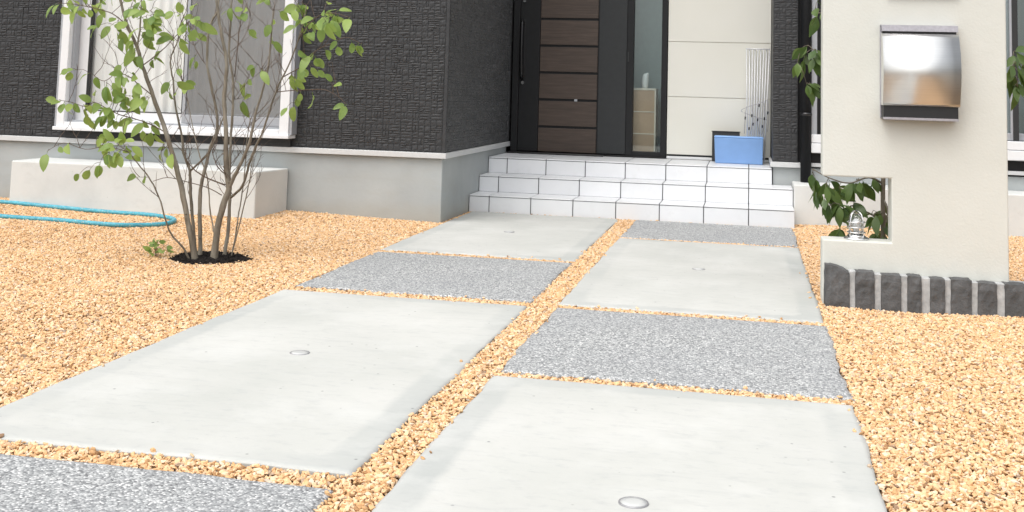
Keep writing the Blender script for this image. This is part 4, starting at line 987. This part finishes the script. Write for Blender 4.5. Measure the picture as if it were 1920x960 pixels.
# ---- soil round the tree
sm_ = MB(); r = random.Random(5); R_, A_ = 14, 60
sm_.v.append((SOIL[0], SOIL[1], 0.0))
for i in range(1, R_ + 1):
    for j in range(A_):
        a = 2 * math.pi * j / A_; rd = (0.235 + 0.012 * math.sin(a * 3 + 1) + 0.008 * math.sin(a * 7)) * i / R_
        z = -0.004 - 0.020 * (i / R_) ** 3 + r.uniform(-.006, .008)
        sm_.v.append((SOIL[0] + rd * math.cos(a), SOIL[1] + rd * math.sin(a), z))
for j in range(A_): sm_.f.append((0, 1 + j, 1 + (j + 1) % A_)); sm_.s.append(False)
for i in range(R_ - 1):
    for j in range(A_):
        a = 1 + i * A_ + j; b = 1 + i * A_ + (j + 1) % A_; sm_.f.append((a, a + A_, b + A_, b)); sm_.s.append(False)
for _ in range(420):                       # crumbs and bark chips
    a, q = r.uniform(0, 6.283), 0.225 * math.sqrt(r.random()); x, y = SOIL[0] + q * math.cos(a), SOIL[1] + q * math.sin(a); s = r.uniform(.003, .010)
    b = len(sm_.v); an = r.uniform(0, 3.14); cx_, sx_ = math.cos(an), math.sin(an); zz = -0.002 - .018 * (q / .235) ** 3
    for dx, dy, dz in ((-1, -.6, 0), (1, -.5, .1), (.8, .6, 0), (-.9, .5, .15), (0, 0, .9)):
        sm_.v.append((x + (dx * cx_ - dy * sx_) * s, y + (dx * sx_ + dy * cx_) * s, zz + dz * s))
    for f in ((0, 1, 4), (1, 2, 4), (2, 3, 4), (3, 0, 4)): sm_.f.append(tuple(b + k for k in f)); sm_.s.append(False)
part('soil', sm_, 'soil', kind='structure')

# ---- leaf meshes
def leaf_mesh(name, mat, L_, W_, pointed, seed, pet=0.25):
    """blade along +x from the origin, face up +z, folded along the midrib and curled"""
    r = random.Random(seed); m = MB(); n = 8; curl = r.uniform(.10, .45); fold = r.uniform(.10, .3); wob = r.uniform(-.15, .15)
    x0 = pet * L_
    for i in range(n + 1):
        t = i / n
        w = (math.sin(math.pi * t ** 0.9) ** (0.6 if not pointed else 1.0)) * W_ / 2
        if i == n: w = 0.0008
        if i == 0: w = 0.0012
        x = x0 + L_ * t; zc = -curl * L_ * t * t
        m.v += [(x, w + wob * L_ * t * t, zc + fold * w + r.uniform(-.03, .03) * w), (x, wob * L_ * t * t, zc), (x, -w + wob * L_ * t * t, zc + fold * w + r.uniform(-.03, .03) * w)]
    for i in range(n):
        a = i * 3; m.f += [(a, a + 3, a + 4, a + 1), (a + 1, a + 4, a + 5, a + 2)]; m.s += [True, True]
    b = len(m.v); pr = 0.0007
    for x, z in ((0, 0.0), (x0, 0.0)):
        m.v += [(x, pr, z - pr), (x, -pr, z - pr), (x, 0, z + pr)]
    for k in range(3): m.f.append((b + k, b + (k + 1) % 3, b + 3 + (k + 1) % 3, b + 3 + k)); m.s.append(True)
    me = m.mesh(name); me.materials.append(M[mat]); return me
LV = [leaf_mesh('leaf', 'leaf', 0.040 + 0.004 * k, 0.026 + 0.0025 * (k % 3), False, 100 + k) for k in range(6)]
SV = [leaf_mesh('leaf', 'leaf_dark', 0.052 + 0.005 * k, 0.027 + 0.003 * (k % 3), True, 200 + k, 0.12) for k in range(6)]

def put_leaf(root, tip, centre, variants, r, s=1.0, face=0.75, droop=0.55, minset=None):
    """leaf whose stalk starts at tip and whose blade lies over centre"""
    d = Vector(centre) - Vector(tip)
    if d.length < 1e-4: d = Vector((r.uniform(-1, 1), r.uniform(-.6, .6), -.3))
    x = (d.normalized() + Vector((r.uniform(-.5, .5), r.uniform(-.4, .4), -droop + r.uniform(-.4, .3)))).normalized()
    nrm = Vector((r.uniform(-.8, .8), -face + r.uniform(-.7, .7), 0.55 + r.uniform(-.5, .5)))
    z = (nrm - x * nrm.dot(x)).normalized(); y = z.cross(x)
    me = r.choice(variants)
    o = bpy.data.objects.new('leaf', me); COL.objects.link(o); o.parent = root
    sc = s * r.uniform(.8, 1.18)
    mt = Matrix((x, y, z)).transposed().to_4x4(); mt.translation = Vector(tip) - Vector(origin(root))
    o.matrix_local = mt @ Matrix.Diagonal((sc, sc, sc, 1))
    return o

# ---- multi-stem tree on the left
TB = (-2.60, -2.68, 0.0)
tree = thing('garden_tree', TB, 'young multi-stemmed tree with light green leaves in front of the wide window', 'tree')
r = random.Random(21)
nodes = []                                  # (point, stem index)
def wavy(pts, amp, r):
    out = []
    for i, p in enumerate(pts):
        k = amp if 0 < i < len(pts) - 1 else 0
        out.append(p + Vector((r.uniform(-k, k), r.uniform(-k, k), 0)))
    return out
twigs = [MB() for _ in STEMS]
for si, (pts, r0, r1) in enumerate(STEMS):
    sp = wavy(spline(pts, 5), 0.0016, r); n = len(sp)
    rad = [1.22 * (r0 + (r1 - r0) * (i / (n - 1)) ** 0.8) * r.uniform(.93, 1.07) * (1.35 if i == 0 else 1.12 if i == 1 else 1.0) for i in range(n)]
    m = MB().tube(sp, rad, 9)
    for _ in range(10):                     # knots and bud scars
        k = r.randrange(3, n - 1); a = r.uniform(0, 6.28); p = sp[k]; rr_ = rad[k]
        q = p + Vector((math.cos(a), math.sin(a), 0)) * rr_ * .8
        m.tube([q, q + Vector((math.cos(a), math.sin(a), .4)) * rr_ * .7], [rr_ * .45, rr_ * .2], 5)
    part('stem', m, 'bark', tree)
    nodes += [(p, si) for p in sp[6:]]
for si, pts, r0, r1 in BRANCHES:
    sp = wavy(spline(pts, 4), 0.0014, r); n = len(sp)
    m = MB().tube(sp, [r0 + (r1 - r0) * i / (n - 1) for i in range(n)], 7)
    part('branch', m, 'bark' if r0 > .0045 else 'twig', tree)
    nodes += [(p, si) for p in sp[1:]]
# bare side twigs
for _ in range(190):
    p, si = r.choice(nodes)
    if p.z < 0.25 or p.z > 1.6: continue
    a = r.uniform(0, 6.283); d = Vector((math.cos(a) * .6, math.sin(a) * .4, r.uniform(.35, 1.0))).normalized(); q = p.copy(); pl = [q.copy()]
    for k in range(r.randint(4, 9)):
        d = (d + Vector((r.uniform(-.25, .25), r.uniform(-.2, .2), r.uniform(-.05, .15)))).normalized(); q = q + d * r.uniform(.018, .034); pl.append(q.copy())
        if r.random() < .4:
            e = (d + Vector((r.uniform(-.9, .9), r.uniform(-.7, .7), r.uniform(-.1, .4)))).normalized() * r.uniform(.02, .055)
            twigs[si].tube([q, q + e * .5 + Vector((0, 0, .003)), q + e], [.0011, .0009, .0006], 4)
    twigs[si].tube(pl, [.0017 - .0010 * k / (len(pl) - 1) for k in range(len(pl))], 5)
# leaves: each hangs on a twig grown from the nearest wood or neighbouring leaf
todo = [Vector(p) for p in LEAVES]
grown = list(nodes)
while todo:
    best = None
    G_ = np.array([n[0][:] for n in grown]); T_ = np.array([t[:] for t in todo])
    D = ((T_[:, None, :] - G_[None]) ** 2 * np.array([1, .5, 1])).sum(-1)
    ti, gi2 = np.unravel_index(np.argmin(D), D.shape)
    t = todo.pop(ti); g, si = grown[gi2]
    dist = (t - g).length; tip = g + (t - g) * max(0.0, 1 - 0.030 / max(dist, 1e-6)) if dist > 0.032 else g
    if dist > 0.032:
        mid = (g + tip) * .5 + Vector((r.uniform(-.006, .006), r.uniform(-.006, .006), .10 * dist))
        twigs[si].tube(spline([g, mid, tip], 3), [.0013, .0012, .0012, .0011, .0010, .0009, .0008], 5)
        grown.append((mid, si)); grown.append((Vector(tip), si))
    put_leaf(tree, tip, t, LV, r, 1.28, face=1.15)
    if r.random() < .16: put_leaf(tree, tip, t + Vector((r.uniform(-.05, .05), r.uniform(-.05, .05), r.uniform(-.05, .03))), LV, r, 1.08, face=1.15)
for m in twigs:
    if m.v: part('twigs', m, 'twig', tree)

# sprout beside the soil
spx, spy = -2.865, -2.70
sprout = thing('sprout', (spx, spy, 0), 'small leafy sprout at the left edge of the soil patch', 'plant')
st = MB()
for k in range(9):
    a = r.uniform(0, 6.28); e = Vector((spx + .035 * math.cos(a) * r.random() * 2, spy + .03 * math.sin(a), r.uniform(.03, .085)))
    st.tube(spline([(spx + .005 * math.cos(a), spy, -.01), ((spx + e.x) / 2, (spy + e.y) / 2, e.z * .65), e], 3), .0011, 5)
    for _ in range(3): put_leaf(sprout, tuple(e - Vector((0, 0, r.uniform(0, .03)))), tuple(e + Vector((r.uniform(-.03, .03), r.uniform(-.03, .02), r.uniform(-.01, .02)))), LV, r, 0.62)
part('stalk', st, 'twig', sprout)

# ---- evergreen behind the gate wall
SB = (0.63, -2.25, 0)
shrub = thing('evergreen_shrub', SB, 'evergreen shrub with glossy drooping leaves growing behind the gate wall', 'shrub')
trunk = spline([(0.612, -2.25, -.03), (0.616, -2.25, .24), (0.617, -2.25, .50), (0.64, -2.24, .85), (0.69, -2.25, 1.25), (0.72, -2.24, 1.7)], 5)
part('trunk', MB().tube(trunk, [.013 - .007 * i / (len(trunk) - 1) for i in range(len(trunk))], 10), 'bark', shrub)
sn = [(p, 0) for p in trunk[3:]]
br = MB()
for pts in ([(0.617, -2.25, .47), (0.55, -2.27, .50), (0.46, -2.28, .47), (0.37, -2.29, .49), (0.29, -2.3, .53)],
            [(0.616, -2.25, .30), (0.55, -2.22, .33), (0.47, -2.24, .36), (0.42, -2.26, .28)],
            [(0.64, -2.24, .85), (0.52, -2.27, .98), (0.40, -2.28, 1.05), (0.29, -2.28, 1.10)],
            [(0.65, -2.24, .95), (0.85, -2.22, 1.05), (1.05, -2.22, 1.08), (1.2, -2.24, 1.06)],
            [(0.69, -2.25, 1.2), (0.5, -2.26, 1.27), (0.36, -2.26, 1.28), (0.30, -2.28, 1.27)],
            [(0.63, -2.25, .7), (0.8, -2.3, .78), (0.95, -2.3, .8)],
            [(0.617, -2.25, .40), (0.63, -2.3, .36), (0.62, -2.34, .30)]):
    sp = spline(pts, 5); br.tube(sp, [.0055 - .0035 * i / (len(sp) - 1) for i in range(len(sp))], 7); sn += [(p, 0) for p in sp[2:]]
extra = []
for _ in range(110):                        # the crown the wall hides from the path
    p, _0 = r.choice(sn)
    if 0.55 < p.z: extra.append(tuple(p + Vector((r.uniform(-.12, .12), r.uniform(-.06, .14), r.uniform(-.1, .08)))))
extra = [p for p in extra if (0.40 < p[0] < 1.02) and p[1] > -2.6]
for p in SHRUB_LEAVES + extra:
    t = Vector(p); g = min(sn, key=lambda n: (n[0] - t).length_squared)[0]
    dist = (t - g).length
    tip = g + (t - g) * max(0.0, 1 - 0.03 / max(dist, 1e-6)) if dist > .035 else g
    if dist > .035:
        mid = (g + tip) * .5 + Vector((0, 0, .15 * dist))
        br.tube(spline([g, mid, tip], 3), [.0018, .0017, .0015, .0014, .0013, .0012, .001], 5); sn += [(mid, 0), (Vector(tip), 0)]
    put_leaf(shrub, tip, t, SV, r, 1.35, face=.6, droop=.8)
    for _k in range(r.choice((1, 2, 2)) if t.z < .62 else r.choice((0, 1, 1))): put_leaf(shrub, tip, t + Vector((r.uniform(-.04, .04), r.uniform(-.05, .05), r.uniform(-.04, .01))), SV, r, 1.2, face=.6, droop=.9)
part('branches', br, 'bark', shrub)

# ---- things on the porch
bb = thing('storage_box', (-0.075, 1.02, 0.352), 'blue plastic storage box on the porch edge', 'box')
tub = MB().prism([(-0.252, 0.353), (0.103, 0.353), (0.108, 0.548), (-0.260, 0.548)], 1, 0.945, 1.13)
part('tub', tub, 'blue', bb, bw=0.006)
part('lid', B(-0.261, 0.109, 0.943, 1.132, 0.5485, 0.558), 'blue_lid', bb, bw=0.004)  # thin paler slab standing in for the lit top edge of the box
tray = thing('black_tray', (-0.19, 1.19, 0.352), 'black plastic tray standing on edge behind the blue box', 'tray')
tp = MB().prism([(1.160, 0.353), (1.172, 0.353), (1.200, 0.582), (1.188, 0.582)], 0, -0.283, -0.07)
part('panel', tp, 'black_gloss', tray, bw=0.003)
part('rim', B(-0.288, -0.066, 1.180, 1.204, 0.5825, 0.590), 'black_gloss', tray, bw=0.002)

rack = thing('drying_rack', (0.07, 1.17, 0.352), 'folded silver drying rack leaning in the porch corner', 'drying rack')
for k in range(9):
    t = k / 8
    part('rod', MB().tube([(-0.010 + 0.125 * t, 1.10 + .012 * (k % 2), 0.358), (-0.024 + 0.178 * t, 1.245 + .010 * (k % 2), 1.245)], .0052, 8), 'rod', rack)
part('crossbar', MB().tube([(-0.028, 1.243, 1.243), (0.158, 1.243, 1.243)], .005, 8), 'rod', rack)
part('crossbar', MB().tube([(-0.02, 1.09, 0.40), (0.125, 1.09, 0.40)], .005, 8), 'rod', rack)
hang = thing('clip_hanger', (0.05, 1.08, 0.58), 'wire hanger with dark clips hung on the folded drying rack', 'hanger')
wires = [[(-0.055, 1.085, .765), (0.0, 1.075, .79), (0.07, 1.075, .815), (0.14, 1.085, .845)], [(-0.055, 1.085, .765), (-0.06, 1.08, .75), (-0.048, 1.08, .745)],
         [(-0.04, 1.08, .74), (0.02, 1.07, .72), (0.09, 1.07, .70), (0.135, 1.08, .69)], [(-0.02, 1.075, .79), (-0.03, 1.07, .70), (-0.035, 1.07, .58)],
         [(0.02, 1.075, .80), (0.03, 1.07, .70), (0.01, 1.07, .58)], [(0.07, 1.075, .815), (0.06, 1.07, .69), (0.08, 1.07, .58)], [(0.11, 1.08, .83), (0.12, 1.075, .70), (0.10, 1.07, .58)], [(0.135, 1.085, .84), (0.150, 1.08, .75), (0.14, 1.08, .60)]]
for w in wires: part('wire', MB().tube(spline(w, 4), .0022, 6), 'zinc', hang)
for x, z in ((-0.03, .70), (0.02, .72), (0.03, .655), (0.075, .80), (0.065, .69), (0.115, .70), (0.10, .64), (0.14, .745), (0.0, .62)):
    part('clip', MB().prism([(x - .005, z - .011), (x + .004, z - .013), (x + .007, z + .010), (x - .004, z + .012)], 1, 1.060, 1.068), 'black_gloss', hang, bw=0.0015)

# ---- inside the sidelight
cab = thing('shoe_cabinet', (-0.855, 1.50, 0.345), 'light wood three-drawer cabinet behind the sidelight glass', 'cabinet')
cx0, cx1, cz0, cz1 = -0.948, -0.745, 0.346, 0.910
part('carcass', frame_rect(cx0, cx1, cz0, cz1, 1.400, 1.62, .012, .012, .014, .014), 'cab_edge', cab)
part('back', B(cx0 + .002, cx1 - .002, 1.60, 1.615, cz0 + .002, cz1 - .002), 'cab', cab)
for k in range(3):
    a = cz0 + .014 + k * .179; part('drawer_front', B(cx0 + .012, cx1 - .012, 1.406, 1.42, a + .004, a + .175), 'cab', cab, bw=.001)
    part('rail', B(cx0 + .012, cx1 - .012, 1.402, 1.418, a + .1755, a + .1825), 'cab_edge', cab)
vz = MB()
vz.lathe([(0.0, 0), (.021, 0), (.025, .01), (.030, .05), (.028, .09), (.022, .12), (.018, .122)], (-0.842, 1.47, 0.911), 20)
vz.v = [(x + max(0, z - 0.97) * .10, y, z + (max(0, (z - 1.0)) * (x + .842) * 9)) for x, y, z in vz.v]
solo('vase', vz, 'vase', (-0.842, 1.47, 0.911), 'small white vase with slanted rim on the cabinet behind the glass', 'vase')

# strip bookkeeping properties
for o in bpy.data.objects:
    if '_o' in o.keys(): del o['_o']
